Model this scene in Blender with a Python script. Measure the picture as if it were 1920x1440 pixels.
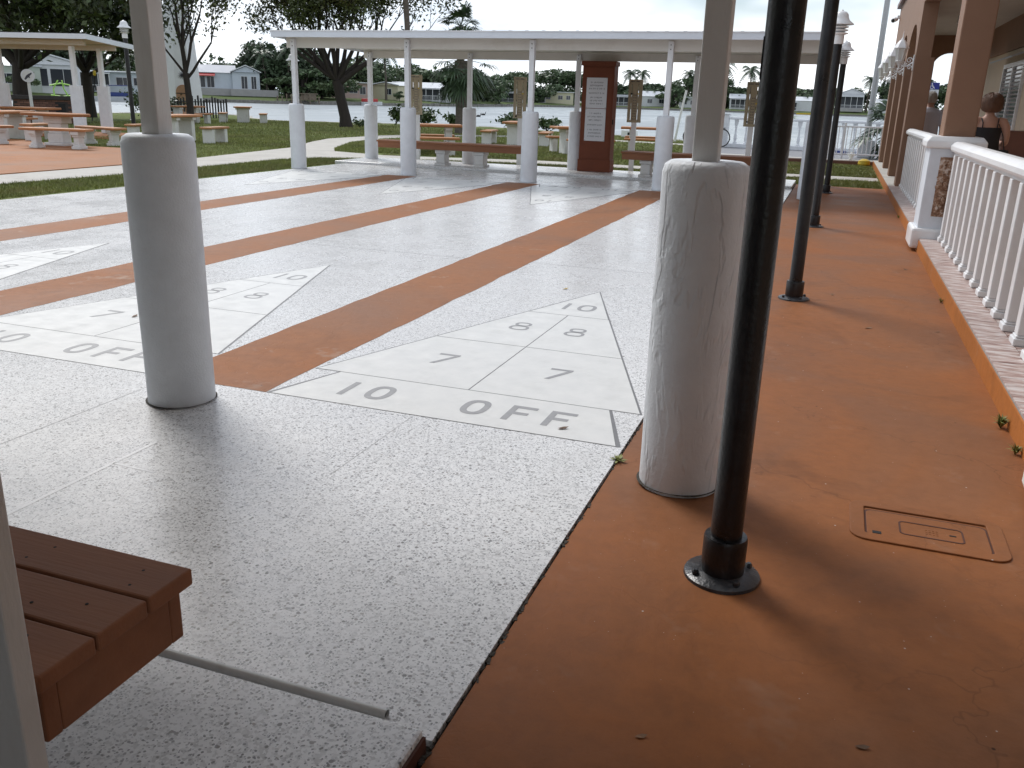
import bpy, math, random
import numpy as np
from mathutils import Vector, Matrix, noise as mnoise
random.seed(7)
R = math.radians
PI = math.pi

# ------------------------------------------------------------------ clear
for o in list(bpy.data.objects):
    bpy.data.objects.remove(o)
scene = bpy.context.scene
COL = scene.collection

# ------------------------------------------------------------------ camera
cam_d = bpy.data.cameras.new('camera')
cam = bpy.data.objects.new('camera', cam_d)
COL.objects.link(cam)
cam_d.sensor_width = 36.0
cam_d.lens = 1639.85 / 1920 * 36.0
cam_d.clip_start = 0.02
cam_d.clip_end = 6000
yaw, pitch, roll = R(19.3825), R(17.973), R(1.7028)
fwd = Vector((-math.sin(yaw) * math.cos(pitch), math.cos(yaw) * math.cos(pitch), -math.sin(pitch)))
rgt = Vector((math.cos(yaw), math.sin(yaw), 0))
upv = rgt.cross(fwd)
cr = rgt * math.cos(roll) + upv * math.sin(roll)
cu = upv * math.cos(roll) - rgt * math.sin(roll)
M = Matrix((cr, cu, -fwd)).transposed().to_4x4()
M.translation = Vector((1.6409, -3.5289, 1.4432))
cam.matrix_world = M
scene.camera = cam
scene.render.resolution_x = 1024
scene.render.resolution_y = 768

# ------------------------------------------------------------------ world: hazy sky, mostly cloud
SUN_AZ = R(-51.5)      # from +Y towards +X
SUN_EL = R(46)
world = bpy.data.worlds.new('World')
scene.world = world
world.use_nodes = True
nt = world.node_tree
nt.nodes.clear()
wo = nt.nodes.new('ShaderNodeOutputWorld')
bg = nt.nodes.new('ShaderNodeBackground')
bg.inputs['Strength'].default_value = 0.1
sky = nt.nodes.new('ShaderNodeTexSky')
sky.sky_type = 'NISHITA'
sky.sun_disc = False
sky.sun_elevation = SUN_EL
sky.sun_rotation = SUN_AZ
sky.air_density = 1.0
sky.dust_density = 1.0
tc = nt.nodes.new('ShaderNodeTexCoord')
mp = nt.nodes.new('ShaderNodeMapping')
mp.inputs['Scale'].default_value = (1.0, 1.0, 2.6)
n1 = nt.nodes.new('ShaderNodeTexNoise')
n1.inputs['Scale'].default_value = 3.2
n1.inputs['Detail'].default_value = 4
n1.inputs['Roughness'].default_value = 0.55
n2 = nt.nodes.new('ShaderNodeTexNoise')
n2.inputs['Scale'].default_value = 6.5
n2.inputs['Detail'].default_value = 4
cr1 = nt.nodes.new('ShaderNodeValToRGB')
cr1.color_ramp.elements[0].position = 0.44
cr1.color_ramp.elements[0].color = (0.12, 0.12, 0.12, 1)
cr1.color_ramp.elements[1].position = 0.64
cr1.color_ramp.elements[1].color = (1, 1, 1, 1)
cr2 = nt.nodes.new('ShaderNodeValToRGB')
cr2.color_ramp.elements[0].position = 0.36
cr2.color_ramp.elements[0].color = (8.3, 9.3, 10.5, 1)
cr2.color_ramp.elements[1].position = 0.60
cr2.color_ramp.elements[1].color = (12.6, 13.0, 13.4, 1)
mx = nt.nodes.new('ShaderNodeMixRGB')
nt.links.new(tc.outputs['Generated'], mp.inputs['Vector'])
nt.links.new(mp.outputs['Vector'], n1.inputs['Vector'])
nt.links.new(mp.outputs['Vector'], n2.inputs['Vector'])
# cloud banks close up towards the horizon all round
sep = nt.nodes.new('ShaderNodeSeparateXYZ')
nt.links.new(tc.outputs['Generated'], sep.inputs['Vector'])
hz = nt.nodes.new('ShaderNodeMapRange')
hz.inputs['From Min'].default_value = 0.0; hz.inputs['From Max'].default_value = 0.55
hz.inputs['To Min'].default_value = 0.16; hz.inputs['To Max'].default_value = 0.0
nt.links.new(sep.outputs['Z'], hz.inputs['Value'])
ad0 = nt.nodes.new('ShaderNodeMath'); ad0.operation = 'ADD'
nt.links.new(n1.outputs['Fac'], ad0.inputs[0]); nt.links.new(hz.outputs['Result'], ad0.inputs[1])
nt.links.new(ad0.outputs[0], cr1.inputs['Fac'])
nt.links.new(n2.outputs['Fac'], cr2.inputs['Fac'])
nt.links.new(cr1.outputs['Color'], mx.inputs['Fac'])
nt.links.new(sky.outputs['Color'], mx.inputs['Color1'])
nt.links.new(cr2.outputs['Color'], mx.inputs['Color2'])
nt.links.new(mx.outputs['Color'], bg.inputs['Color'])
nt.links.new(bg.outputs['Background'], wo.inputs['Surface'])

# ------------------------------------------------------------------ sun behind thin cloud
sun_d = bpy.data.lights.new('sun', 'SUN')
sun_d.energy = 2.1
sun_d.angle = R(20)
sun_d.color = (1.0, 0.975, 0.945)
sun = bpy.data.objects.new('sun', sun_d)
COL.objects.link(sun)
sdir = Vector((math.sin(SUN_AZ) * math.cos(SUN_EL), math.cos(SUN_AZ) * math.cos(SUN_EL), math.sin(SUN_EL)))
sun.rotation_euler = sdir.to_track_quat('Z', 'Y').to_euler()

vs = scene.view_settings
vs.view_transform = 'Standard'
vs.look = 'None'
vs.exposure = 0.16
vs.gamma = 1.0
vs.use_curve_mapping = False

# ------------------------------------------------------------------ helpers
def tag(o, label=None, cat=None, group=None, kind=None):
    if label: o['label'] = label
    if cat: o['category'] = cat
    if group: o['group'] = group
    if kind: o['kind'] = kind
    return o

def wloc(o):
    v = Vector((0, 0, 0))
    while o is not None:
        v += o.location
        o = o.parent
    return v

def empty(name, loc=(0, 0, 0), label=None, cat=None, group=None):
    o = bpy.data.objects.new(name, None)
    o.empty_display_size = 0.1
    COL.objects.link(o)
    o.location = loc
    tag(o, label, cat, group)
    return o

class MB:
    def __init__(s):
        s.v = []; s.f = []
    def poly(s, pts):
        b = len(s.v); s.v += [tuple(p) for p in pts]; s.f.append(tuple(range(b, b + len(pts)))); return s
    def box(s, x0, y0, z0, x1, y1, z1):
        b = len(s.v)
        s.v += [(x0,y0,z0),(x1,y0,z0),(x1,y1,z0),(x0,y1,z0),(x0,y0,z1),(x1,y0,z1),(x1,y1,z1),(x0,y1,z1)]
        for q in ((3,2,1,0),(4,5,6,7),(0,1,5,4),(1,2,6,5),(2,3,7,6),(3,0,4,7)):
            s.f.append(tuple(b + i for i in q))
        return s
    def obox(s, c, h, rz=0.0, m=None):
        b = len(s.v)
        mm = m if m is not None else Matrix.Rotation(rz, 3, 'Z')
        for z in (-1, 1):
            for (x, y) in ((-1,-1),(1,-1),(1,1),(-1,1)):
                p = mm @ Vector((x*h[0], y*h[1], z*h[2])) + Vector(c)
                s.v.append(tuple(p))
        for q in ((3,2,1,0),(4,5,6,7),(0,1,5,4),(1,2,6,5),(2,3,7,6),(3,0,4,7)):
            s.f.append(tuple(b + i for i in q))
        return s
    def prism(s, pts, z0, z1):
        b = len(s.v); n = len(pts)
        a = sum(pts[i][0]*pts[(i+1)%n][1]-pts[(i+1)%n][0]*pts[i][1] for i in range(n))
        if a < 0: pts = pts[::-1]
        s.v += [(x,y,z0) for x,y in pts] + [(x,y,z1) for x,y in pts]
        s.f.append(tuple(b+i for i in range(n))[::-1]); s.f.append(tuple(b+n+i for i in range(n)))
        for i in range(n):
            j = (i+1) % n
            s.f.append((b+i, b+j, b+n+j, b+n+i))
        return s
    def tube(s, pts, rad, n=8, caps=True):
        b = len(s.v); k = len(pts)
        P = [Vector(p) for p in pts]
        t = (P[1]-P[0]).normalized()
        u = t.orthogonal().normalized()
        for i in range(k):
            if i == 0: tt = (P[1]-P[0])
            elif i == k-1: tt = (P[-1]-P[-2])
            else: tt = (P[i+1]-P[i-1])
            tt.normalize()
            u = (u - tt*u.dot(tt))
            if u.length < 1e-5: u = tt.orthogonal()
            u.normalize(); w = tt.cross(u)
            r = rad[i] if isinstance(rad, (list, tuple)) else rad
            for j in range(n):
                a = 2*PI*j/n
                s.v.append(tuple(P[i] + (u*math.cos(a)+w*math.sin(a))*r))
        for i in range(k-1):
            for j in range(n):
                j2 = (j+1) % n
                s.f.append((b+i*n+j, b+i*n+j2, b+(i+1)*n+j2, b+(i+1)*n+j))
        if caps:
            s.f.append(tuple(b+j for j in range(n))[::-1]); s.f.append(tuple(b+(k-1)*n+j for j in range(n)))
        return s
    def lathe(s, prof, c=(0,0,0), n=16, caps=True, off=0.0):
        b = len(s.v); k = len(prof)
        for r, z in prof:
            for j in range(n):
                a = 2*PI*j/n + off
                s.v.append((c[0]+r*math.cos(a), c[1]+r*math.sin(a), c[2]+z))
        for i in range(k-1):
            for j in range(n):
                j2 = (j+1) % n
                s.f.append((b+i*n+j, b+i*n+j2, b+(i+1)*n+j2, b+(i+1)*n+j))
        if caps:
            s.f.append(tuple(b+j for j in range(n))[::-1]); s.f.append(tuple(b+(k-1)*n+j for j in range(n)))
        return s
    def mesh(s, name):
        me = bpy.data.meshes.new(name)
        me.from_pydata(s.v, [], s.f); me.update()
        return me
    def build(s, name, m, parent=None, origin=None, smooth=False, bevel=0, seg=2, sharp=None):
        o0 = wloc(parent) if parent is not None else Vector((0,0,0))
        loc = Vector(origin) - o0 if origin is not None else Vector((0,0,0))
        off = o0 + loc
        if off.length > 0:
            s.v = [(x-off.x, y-off.y, z-off.z) for x,y,z in s.v]
        me = s.mesh(name)
        o = bpy.data.objects.new(name, me); COL.objects.link(o)
        o.location = loc
        if parent is not None: o.parent = parent
        if m is not None: me.materials.append(MAT[m] if isinstance(m, str) else m)
        if smooth:
            me.polygons.foreach_set('use_smooth', [True]*len(me.polygons))
            me.set_sharp_from_angle(angle=R(sharp if sharp else 42))
        if bevel:
            bm_ = o.modifiers.new('bevel', 'BEVEL'); bm_.width = bevel; bm_.segments = seg; bm_.limit_method = 'ANGLE'; bm_.angle_limit = R(40)
        return o

def kids(o):
    return [c for c in bpy.data.objects if c.parent == o]

def copy_tree(o, parent=None):
    c = o.copy(); COL.objects.link(c); c.parent = parent
    for ch in list(o.children): copy_tree(ch, c)
    return c

# ------------------------------------------------------------------ materials
MAT = {}
def nodes_of(name):
    m = bpy.data.materials.new(name); m.use_nodes = True
    t = m.node_tree; t.nodes.clear()
    out = t.nodes.new('ShaderNodeOutputMaterial'); b = t.nodes.new('ShaderNodeBsdfPrincipled')
    t.links.new(b.outputs['BSDF'], out.inputs['Surface'])
    MAT[name] = m
    return m, t, b

def tex(t, kind, scale, coord, **kw):
    n = t.nodes.new(kind)
    if 'Scale' in n.inputs: n.inputs['Scale'].default_value = scale
    for k, v in kw.items(): n.inputs[k].default_value = min(v, 4.0) if k == 'Detail' else v
    t.links.new(coord, n.inputs['Vector'])
    return n

def ramp(t, fac, stops):
    r = t.nodes.new('ShaderNodeValToRGB'); e = r.color_ramp.elements
    while len(e) < len(stops): e.new(0.5)
    for i, (p_, c) in enumerate(stops):
        e[i].position = p_
        e[i].color = (c, c, c, 1) if not isinstance(c, (tuple, list)) else (*c, 1)
    t.links.new(fac, r.inputs['Fac'])
    return r

def mixc(t, fac, a, b, mode='MIX'):
    n = t.nodes.new('ShaderNodeMixRGB'); n.blend_type = mode
    for s_, v in ((0, fac), (1, a), (2, b)):
        if hasattr(v, 'is_linked') or hasattr(v, 'links'): t.links.new(v, n.inputs[s_])
        elif isinstance(v, (tuple, list)): n.inputs[s_].default_value = (*v, 1)
        else: n.inputs[s_].default_value = v
    return n.outputs[0]

def mul(c, k): return tuple(x*k for x in c)

def mat(name, col, rough=0.6, var=0.12, scale=3.0, bump=0.0, bscale=80.0, dirt=None, dirt_amt=0.5, dscale=2.0, metal=0.0, spec=0.5, stretch=None, rand=0.0, island=False):
    """plain surface: mottled colour, optional stains, optional fine relief"""
    m, t, b = nodes_of(name)
    co = t.nodes.new('ShaderNodeTexCoord').outputs['Object']
    if stretch:
        mm = t.nodes.new('ShaderNodeMapping'); mm.inputs['Scale'].default_value = stretch
        t.links.new(co, mm.inputs['Vector']); co = mm.outputs['Vector']
    n = tex(t, 'ShaderNodeTexNoise', scale, co, Detail=6.0, Roughness=0.6)
    c = mixc(t, ramp(t, n.outputs['Fac'], [(0.3, 0.0), (0.7, 1.0)]).outputs['Color'], mul(col, 1-var), mul(col, 1+var))
    if rand:
        if island:
            g = t.nodes.new('ShaderNodeNewGeometry').outputs['Random Per Island']
        else:
            g = t.nodes.new('ShaderNodeObjectInfo').outputs['Random']
        rr = ramp(t, g, [(0.0, 1-rand), (1.0, 1+rand)])
        c = mixc(t, 1.0, c, rr.outputs['Color'], 'MULTIPLY')
    if dirt:
        d = tex(t, 'ShaderNodeTexNoise', dscale, co, Detail=8.0, Roughness=0.7)
        f = ramp(t, d.outputs['Fac'], [(0.52, 0.0), (0.72, dirt_amt)])
        c = mixc(t, f.outputs['Color'], c, dirt)
    t.links.new(c, b.inputs['Base Color'])
    b.inputs['Roughness'].default_value = rough
    b.inputs['Metallic'].default_value = metal
    b.inputs['Specular IOR Level'].default_value = spec
    rn = ramp(t, n.outputs['Fac'], [(0.2, max(0.02, rough-0.1)), (0.8, min(1, rough+0.1))])
    t.links.new(rn.outputs['Color'], b.inputs['Roughness'])
    if bump:
        bn = tex(t, 'ShaderNodeTexNoise', bscale, co, Detail=4.0)
        bp = t.nodes.new('ShaderNodeBump'); bp.inputs['Strength'].default_value = bump; bp.inputs['Distance'].default_value = 0.02
        t.links.new(bn.outputs['Fac'], bp.inputs['Height']); t.links.new(bp.outputs['Normal'], b.inputs['Normal'])
    return m

# terrazzo: pale cement with grey marble chips, ground and polished
def mat_terrazzo():
    m, t, b = nodes_of('terrazzo')
    co = t.nodes.new('ShaderNodeTexCoord').outputs['Object']
    wob = tex(t, 'ShaderNodeTexNoise', 60.0, co, Detail=2.0)
    add = t.nodes.new('ShaderNodeVectorMath'); add.operation = 'MULTIPLY_ADD'
    t.links.new(wob.outputs['Color'], add.inputs[0]); add.inputs[1].default_value = (0.008, 0.008, 0.0); t.links.new(co, add.inputs[2])
    vv = add.outputs[0]
    big = tex(t, 'ShaderNodeTexNoise', 0.55, co, Detail=5.0, Roughness=0.6)
    base = mixc(t, ramp(t, big.outputs['Fac'], [(0.35, 0.0), (0.68, 1.0)]).outputs['Color'], (0.735, 0.73, 0.72), (0.80, 0.80, 0.795))
    # light chips
    v3 = tex(t, 'ShaderNodeTexVoronoi', 130.0, vv)
    s3 = t.nodes.new('ShaderNodeSeparateColor'); t.links.new(v3.outputs['Color'], s3.inputs[0])
    base = mixc(t, ramp(t, s3.outputs[0], [(0.0, 0.75), (0.55, 0.0)]).outputs['Color'], base, (0.40, 0.39, 0.38))
    for sc, th, colr in ((112.0, 0.26, (0.19, 0.185, 0.18)), (70.0, 0.08, (0.18, 0.165, 0.15)), (175.0, 0.22, (0.29, 0.29, 0.295))):
        v = tex(t, 'ShaderNodeTexVoronoi', sc, vv)
        s = t.nodes.new('ShaderNodeSeparateColor'); t.links.new(v.outputs['Color'], s.inputs[0])
        lt = t.nodes.new('ShaderNodeMath'); lt.operation = 'LESS_THAN'; t.links.new(s.outputs[0], lt.inputs[0]); lt.inputs[1].default_value = th
        sh = ramp(t, v.outputs['Distance'], [(0.36, 1.0), (0.47, 0.0)])
        mu = t.nodes.new('ShaderNodeMath'); mu.operation = 'MULTIPLY'; t.links.new(lt.outputs[0], mu.inputs[0]); t.links.new(sh.outputs['Color'], mu.inputs[1])
        vr = mixc(t, s.outputs[1], mul(colr, 0.6), mul(colr, 1.9))
        base = mixc(t, mu.outputs[0], base, vr)
    # grime
    gr = tex(t, 'ShaderNodeTexNoise', 1.7, co, Detail=9.0, Roughness=0.7)
    base = mixc(t, ramp(t, gr.outputs['Fac'], [(0.50, 0.0), (0.74, 0.20)]).outputs['Color'], base, (0.40, 0.39, 0.38))
    # scuffs dragged along the lanes, old drips and grit
    ms = t.nodes.new('ShaderNodeMapping'); ms.inputs['Scale'].default_value = (5.0, 0.5, 1); t.links.new(co, ms.inputs['Vector'])
    sc_ = tex(t, 'ShaderNodeTexNoise', 1.3, ms.outputs['Vector'], Detail=9.0, Roughness=0.75)
    base = mixc(t, ramp(t, sc_.outputs['Fac'], [(0.56, 0.0), (0.76, 0.16)]).outputs['Color'], base, (0.42, 0.41, 0.40))
    dr = tex(t, 'ShaderNodeTexVoronoi', 3.1, vv); sd_ = t.nodes.new('ShaderNodeSeparateColor'); t.links.new(dr.outputs['Color'], sd_.inputs[0])
    l2 = t.nodes.new('ShaderNodeMath'); l2.operation = 'LESS_THAN'; t.links.new(sd_.outputs[0], l2.inputs[0]); l2.inputs[1].default_value = 0.22
    m2 = t.nodes.new('ShaderNodeMath'); m2.operation = 'MULTIPLY'; t.links.new(l2.outputs[0], m2.inputs[0]); t.links.new(ramp(t, dr.outputs['Distance'], [(0.02, 0.8), (0.05, 0.0)]).outputs['Color'], m2.inputs[1])
    base = mixc(t, m2.outputs[0], base, (0.16, 0.15, 0.14))
    t.links.new(base, b.inputs['Base Color'])
    rn = ramp(t, gr.outputs['Fac'], [(0.32, 0.21), (0.70, 0.35)])
    t.links.new(rn.outputs['Color'], b.inputs['Roughness'])
    b.inputs['Specular IOR Level'].default_value = 0.7
    bn = tex(t, 'ShaderNodeTexNoise', 9.0, co, Detail=5.0)
    bp = t.nodes.new('ShaderNodeBump'); bp.inputs['Strength'].default_value = 0.06; bp.inputs['Distance'].default_value = 0.02
    t.links.new(bn.outputs['Fac'], bp.inputs['Height']); t.links.new(bp.outputs['Normal'], b.inputs['Normal'])
mat_terrazzo()

# orange floor paint: scuffed, cracked, chalky in places
def mat_floorpaint(name, col, scuff=0.35, crack=0.5, rough=0.6, hue=0.0, hair=0.0):
    m, t, b = nodes_of(name)
    co = t.nodes.new('ShaderNodeTexCoord').outputs['Object']
    big = tex(t, 'ShaderNodeTexNoise', 0.8, co, Detail=7.0, Roughness=0.62)
    c = mixc(t, ramp(t, big.outputs['Fac'], [(0.3, 0.0), (0.7, 1.0)]).outputs['Color'], mul(col, 0.80), (col[0]*1.14, col[1]*1.10, col[2]*1.05))
    # fresher coats and dull, trodden areas
    co2 = tex(t, 'ShaderNodeTexNoise', 0.42, co, Detail=6.0, Roughness=0.66, Distortion=0.7)
    c = mixc(t, ramp(t, co2.outputs['Fac'], [(0.42, 0.0), (0.62, hue)]).outputs['Color'], c, (col[0]*1.22, col[1]*0.98, col[2]*0.55))
    c = mixc(t, ramp(t, co2.outputs['Fac'], [(0.30, hue), (0.46, 0.0)]).outputs['Color'], c, (col[0]*0.80, col[1]*0.95, col[2]*1.35))
    fine = tex(t, 'ShaderNodeTexNoise', 14.0, co, Detail=8.0, Roughness=0.7)
    c = mixc(t, ramp(t, fine.outputs['Fac'], [(0.35, 0.25), (0.6, 0.0)]).outputs['Color'], c, mul(col, 0.55))
    st = tex(t, 'ShaderNodeTexNoise', 2.3, co, Detail=10.0, Roughness=0.75)
    c = mixc(t, ramp(t, st.outputs['Fac'], [(0.6, 0.0), (0.74, scuff)]).outputs['Color'], c, (0.42, 0.32, 0.25))
    dk = tex(t, 'ShaderNodeTexNoise', 1.1, co, Detail=9.0, Roughness=0.7, Distortion=1.2)
    c = mixc(t, ramp(t, dk.outputs['Fac'], [(0.56, 0.0), (0.72, 0.45)]).outputs['Color'], c, mul(col, 0.45))
    # scattered pale chips and dark specks
    for sc_, th_, cc in ((26.0, 0.05, (0.50, 0.45, 0.40)), (17.0, 0.04, mul(col, 0.2)), (60.0, 0.06, (0.45, 0.36, 0.28))):
        sp = tex(t, 'ShaderNodeTexVoronoi', sc_, co)
        s_ = t.nodes.new('ShaderNodeSeparateColor'); t.links.new(sp.outputs['Color'], s_.inputs[0])
        lt = t.nodes.new('ShaderNodeMath'); lt.operation = 'LESS_THAN'; t.links.new(s_.outputs[0], lt.inputs[0]); lt.inputs[1].default_value = th_
        sh = ramp(t, sp.outputs['Distance'], [(0.05, 1.0), (0.11, 0.0)])
        mu = t.nodes.new('ShaderNodeMath'); mu.operation = 'MULTIPLY'; t.links.new(lt.outputs[0], mu.inputs[0]); t.links.new(sh.outputs['Color'], mu.inputs[1])
        c = mixc(t, mu.outputs[0], c, cc)
    # long hairline cracks
    cw = tex(t, 'ShaderNodeTexNoise', 2.6, co, Detail=6.0, Roughness=0.6)
    ad = t.nodes.new('ShaderNodeVectorMath'); ad.operation = 'MULTIPLY_ADD'
    t.links.new(cw.outputs['Color'], ad.inputs[0]); ad.inputs[1].default_value = (0.6, 0.6, 0); t.links.new(co, ad.inputs[2])
    lv = tex(t, 'ShaderNodeTexVoronoi', 0.62, ad.outputs[0]); lv.feature = 'DISTANCE_TO_EDGE'
    gate = ramp(t, co2.outputs['Fac'], [(0.46, 1.0), (0.56, 0.0)])
    hl = mixc(t, 1.0, ramp(t, lv.outputs['Distance'], [(0.0, hair), (0.0035, 0.0)]).outputs['Color'], gate.outputs['Color'], 'MULTIPLY')
    c = mixc(t, hl, c, mul(col, 0.22))
    t.links.new(c, b.inputs['Base Color'])
    rr = ramp(t, big.outputs['Fac'], [(0.25, rough-0.1), (0.75, rough+0.15)]); t.links.new(rr.outputs['Color'], b.inputs['Roughness'])
    b.inputs['Specular IOR Level'].default_value = 0.22
    vc = tex(t, 'ShaderNodeTexVoronoi', 7.0, ad.outputs[0]); vc.feature = 'DISTANCE_TO_EDGE'
    ce = ramp(t, vc.outputs['Distance'], [(0.0, 0.0), (0.03, 1.0)])
    hh = mixc(t, crack, fine.outputs['Fac'], mixc(t, 1.0, fine.outputs['Fac'], ce.outputs['Color'], 'MULTIPLY'))
    hh = mixc(t, 0.35, hh, co2.outputs['Fac'])
    bp = t.nodes.new('ShaderNodeBump'); bp.inputs['Strength'].default_value = 0.35; bp.inputs['Distance'].default_value = 0.012
    t.links.new(hh, bp.inputs['Height']); t.links.new(bp.outputs['Normal'], b.inputs['Normal'])
mat_floorpaint('walk_paint', (0.262, 0.104, 0.040), scuff=0.16, crack=0.12, hue=0.7, hair=0.3)
mat_floorpaint('stripe_paint', (0.295, 0.124, 0.052), scuff=0.65, crack=0.85, hue=0.35)
mat_floorpaint('patio_paint', (0.33, 0.140, 0.055), scuff=0.2, crack=0.1, hue=0.4)
mat_floorpaint('kerb_paint', (0.42, 0.15, 0.035), scuff=0.3, crack=0.3)

# thick old white masonry paint: hairline cracks, flakes, faint stains
def mat_stucco(name, col, relief=0.5, stain=0.25, sc=6.0, pit=120.0, stainc=(0.42, 0.38, 0.33), flake=0.0):
    m, t, b = nodes_of(name)
    co = t.nodes.new('ShaderNodeTexCoord').outputs['Object']
    n = tex(t, 'ShaderNodeTexNoise', sc, co, Detail=8.0, Roughness=0.65)
    c = mixc(t, ramp(t, n.outputs['Fac'], [(0.3, 0.0), (0.7, 1.0)]).outputs['Color'], mul(col, 0.93), mul(col, 1.04))
    mm = t.nodes.new('ShaderNodeMapping'); mm.inputs['Scale'].default_value = (1, 1, 0.25); t.links.new(co, mm.inputs['Vector'])
    s = tex(t, 'ShaderNodeTexNoise', 5.0, mm.outputs['Vector'], Detail=10.0, Roughness=0.75)
    c = mixc(t, ramp(t, s.outputs['Fac'], [(0.55, 0.0), (0.78, stain)]).outputs['Color'], c, stainc)
    if flake:
        fl = ramp(t, tex(t, 'ShaderNodeTexNoise', 5.0, mm.outputs['Vector'], Detail=12.0, Roughness=0.8).outputs['Fac'], [(0.665, 0.0), (0.675, flake)])
        c = mixc(t, fl.outputs['Color'], c, (0.40, 0.36, 0.31))
    t.links.new(c, b.inputs['Base Color'])
    b.inputs['Roughness'].default_value = 0.62
    b.inputs['Specular IOR Level'].default_value = 0.35
    h1 = tex(t, 'ShaderNodeTexNoise', pit, co, Detail=3.0)
    wv = tex(t, 'ShaderNodeTexNoise', 3.0, co, Detail=3.0)
    ad = t.nodes.new('ShaderNodeVectorMath'); ad.operation = 'MULTIPLY_ADD'
    t.links.new(wv.outputs['Color'], ad.inputs[0]); ad.inputs[1].default_value = (0.25, 0.25, 0.3); t.links.new(mm.outputs['Vector'], ad.inputs[2])
    vc = tex(t, 'ShaderNodeTexVoronoi', 6.5, ad.outputs[0]); vc.feature = 'DISTANCE_TO_EDGE'
    ce = ramp(t, vc.outputs['Distance'], [(0.0, 0.0), (0.035, 1.0)])
    hh = mixc(t, 0.5, h1.outputs['Fac'], n.outputs['Fac'])
    hh = mixc(t, min(1.0, relief), hh, mixc(t, 1.0, hh, ce.outputs['Color'], 'MULTIPLY'))
    bp = t.nodes.new('ShaderNodeBump'); bp.inputs['Strength'].default_value = 0.28 + 0.25*relief; bp.inputs['Distance'].default_value = 0.015
    t.links.new(hh, bp.inputs['Height']); t.links.new(bp.outputs['Normal'], b.inputs['Normal'])
mat_stucco('stucco_white', (0.69, 0.73, 0.775), relief=0.12, stain=0.22)
def mat_peeling():
    m, t, b = nodes_of('stucco_peeling')
    co = t.nodes.new('ShaderNodeTexCoord').outputs['Object']
    mm = t.nodes.new('ShaderNodeMapping'); mm.inputs['Scale'].default_value = (1, 1, 0.3); t.links.new(co, mm.inputs['Vector'])
    n = tex(t, 'ShaderNodeTexNoise', 6.0, co, Detail=8.0, Roughness=0.65)
    c = mixc(t, ramp(t, n.outputs['Fac'], [(0.3, 0.0), (0.7, 1.0)]).outputs['Color'], (0.68, 0.71, 0.745), (0.75, 0.78, 0.81))
    p1 = tex(t, 'ShaderNodeTexNoise', 5.5, mm.outputs['Vector'], Detail=5.0, Roughness=0.55, Distortion=0.35)
    e1 = ramp(t, p1.outputs['Fac'], [(0.43, 0.0), (0.462, 0.5), (0.55, 0.5), (0.585, 1.0)])
    rim = ramp(t, p1.outputs['Fac'], [(0.435, 0.0), (0.446, 0.05), (0.456, 0.0), (0.563, 0.0), (0.571, 0.05), (0.58, 0.0)])
    c = mixc(t, rim.outputs['Color'], c, (0.52, 0.51, 0.50))
    t.links.new(c, b.inputs['Base Color']); b.inputs['Roughness'].default_value = 0.6; b.inputs['Specular IOR Level'].default_value = 0.35
    fine = tex(t, 'ShaderNodeTexNoise', 55.0, co, Detail=4.0)
    h = mixc(t, 0.22, e1.outputs['Color'], fine.outputs['Fac']); h = mixc(t, 0.25, h, n.outputs['Fac'])
    bp = t.nodes.new('ShaderNodeBump'); bp.inputs['Strength'].default_value = 0.8; bp.inputs['Distance'].default_value = 0.018
    t.links.new(h, bp.inputs['Height']); t.links.new(bp.outputs['Normal'], b.inputs['Normal'])
mat_peeling()
mat_stucco('stucco_far', (0.75, 0.77, 0.80), relief=0.05, stain=0.15)
mat_stucco('stucco_brown', (0.255, 0.145, 0.092), relief=0.05, stain=0.25, sc=2.0, pit=45.0, stainc=(0.26, 0.15, 0.10))
mat_stucco('wall_grey_stucco', (0.34, 0.34, 0.35), relief=0.05, stain=0.3)
mat_stucco('stucco_beige', (0.56, 0.46, 0.34), relief=0.05, stain=0.45, sc=1.6, stainc=(0.40, 0.32, 0.25))

mat('inlay', (0.70, 0.70, 0.68), 0.4, 0.05, 9, dirt=(0.5, 0.5, 0.47), dirt_amt=0.3, dscale=5)
mat('inlay_line', (0.17, 0.17, 0.175), 0.55, 0.15, 20)
mat('numeral', (0.30, 0.30, 0.305), 0.5, 0.10, 30, dirt=(0.4, 0.4, 0.4), dirt_amt=0.4, dscale=25)
mat('white_line', (0.80,0.80,0.80), 0.3, 0.05, 10)
mat('joint', (0.40, 0.40, 0.40), 0.7, 0.2, 10)
mat('gap_dirt', (0.05, 0.042, 0.033), 0.9, 0.3, 10, bump=0.5)
mat('white_paint', (0.76, 0.77, 0.79), 0.42, 0.04, 3, bump=0.05, bscale=40, dirt=(0.5, 0.47, 0.42), dirt_amt=0.25, dscale=4)
mat('rail_paint', (0.80, 0.80, 0.80), 0.38, 0.03, 3, bump=0.05, bscale=60, dirt=(0.55, 0.52, 0.48), dirt_amt=0.2, dscale=6)
mat('post_paint', (0.66, 0.655, 0.64), 0.5, 0.05, 4, bump=0.12, bscale=120, dirt=(0.45, 0.42, 0.37), dirt_amt=0.3, dscale=6, stretch=(1, 1, 0.25))
mat('soffit', (0.68, 0.655, 0.61), 0.5, 0.04, 2, dirt=(0.42, 0.38, 0.32), dirt_amt=0.3, dscale=1.6)
mat('roof_white', (0.80, 0.81, 0.82), 0.35, 0.03, 2)
mat('fascia', (0.70, 0.74, 0.80), 0.35, 0.03, 3)
mat('black_paint', (0.012, 0.012, 0.014), 0.33, 0.3, 8, bump=0.12, bscale=70, dirt=(0.05, 0.04, 0.035), dirt_amt=0.4, dscale=7, spec=0.45)
mat('flange_paint', (0.035, 0.037, 0.042), 0.3, 0.3, 14, bump=0.15, bscale=50, dirt=(0.12, 0.09, 0.07), dirt_amt=0.5, dscale=12)
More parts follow.
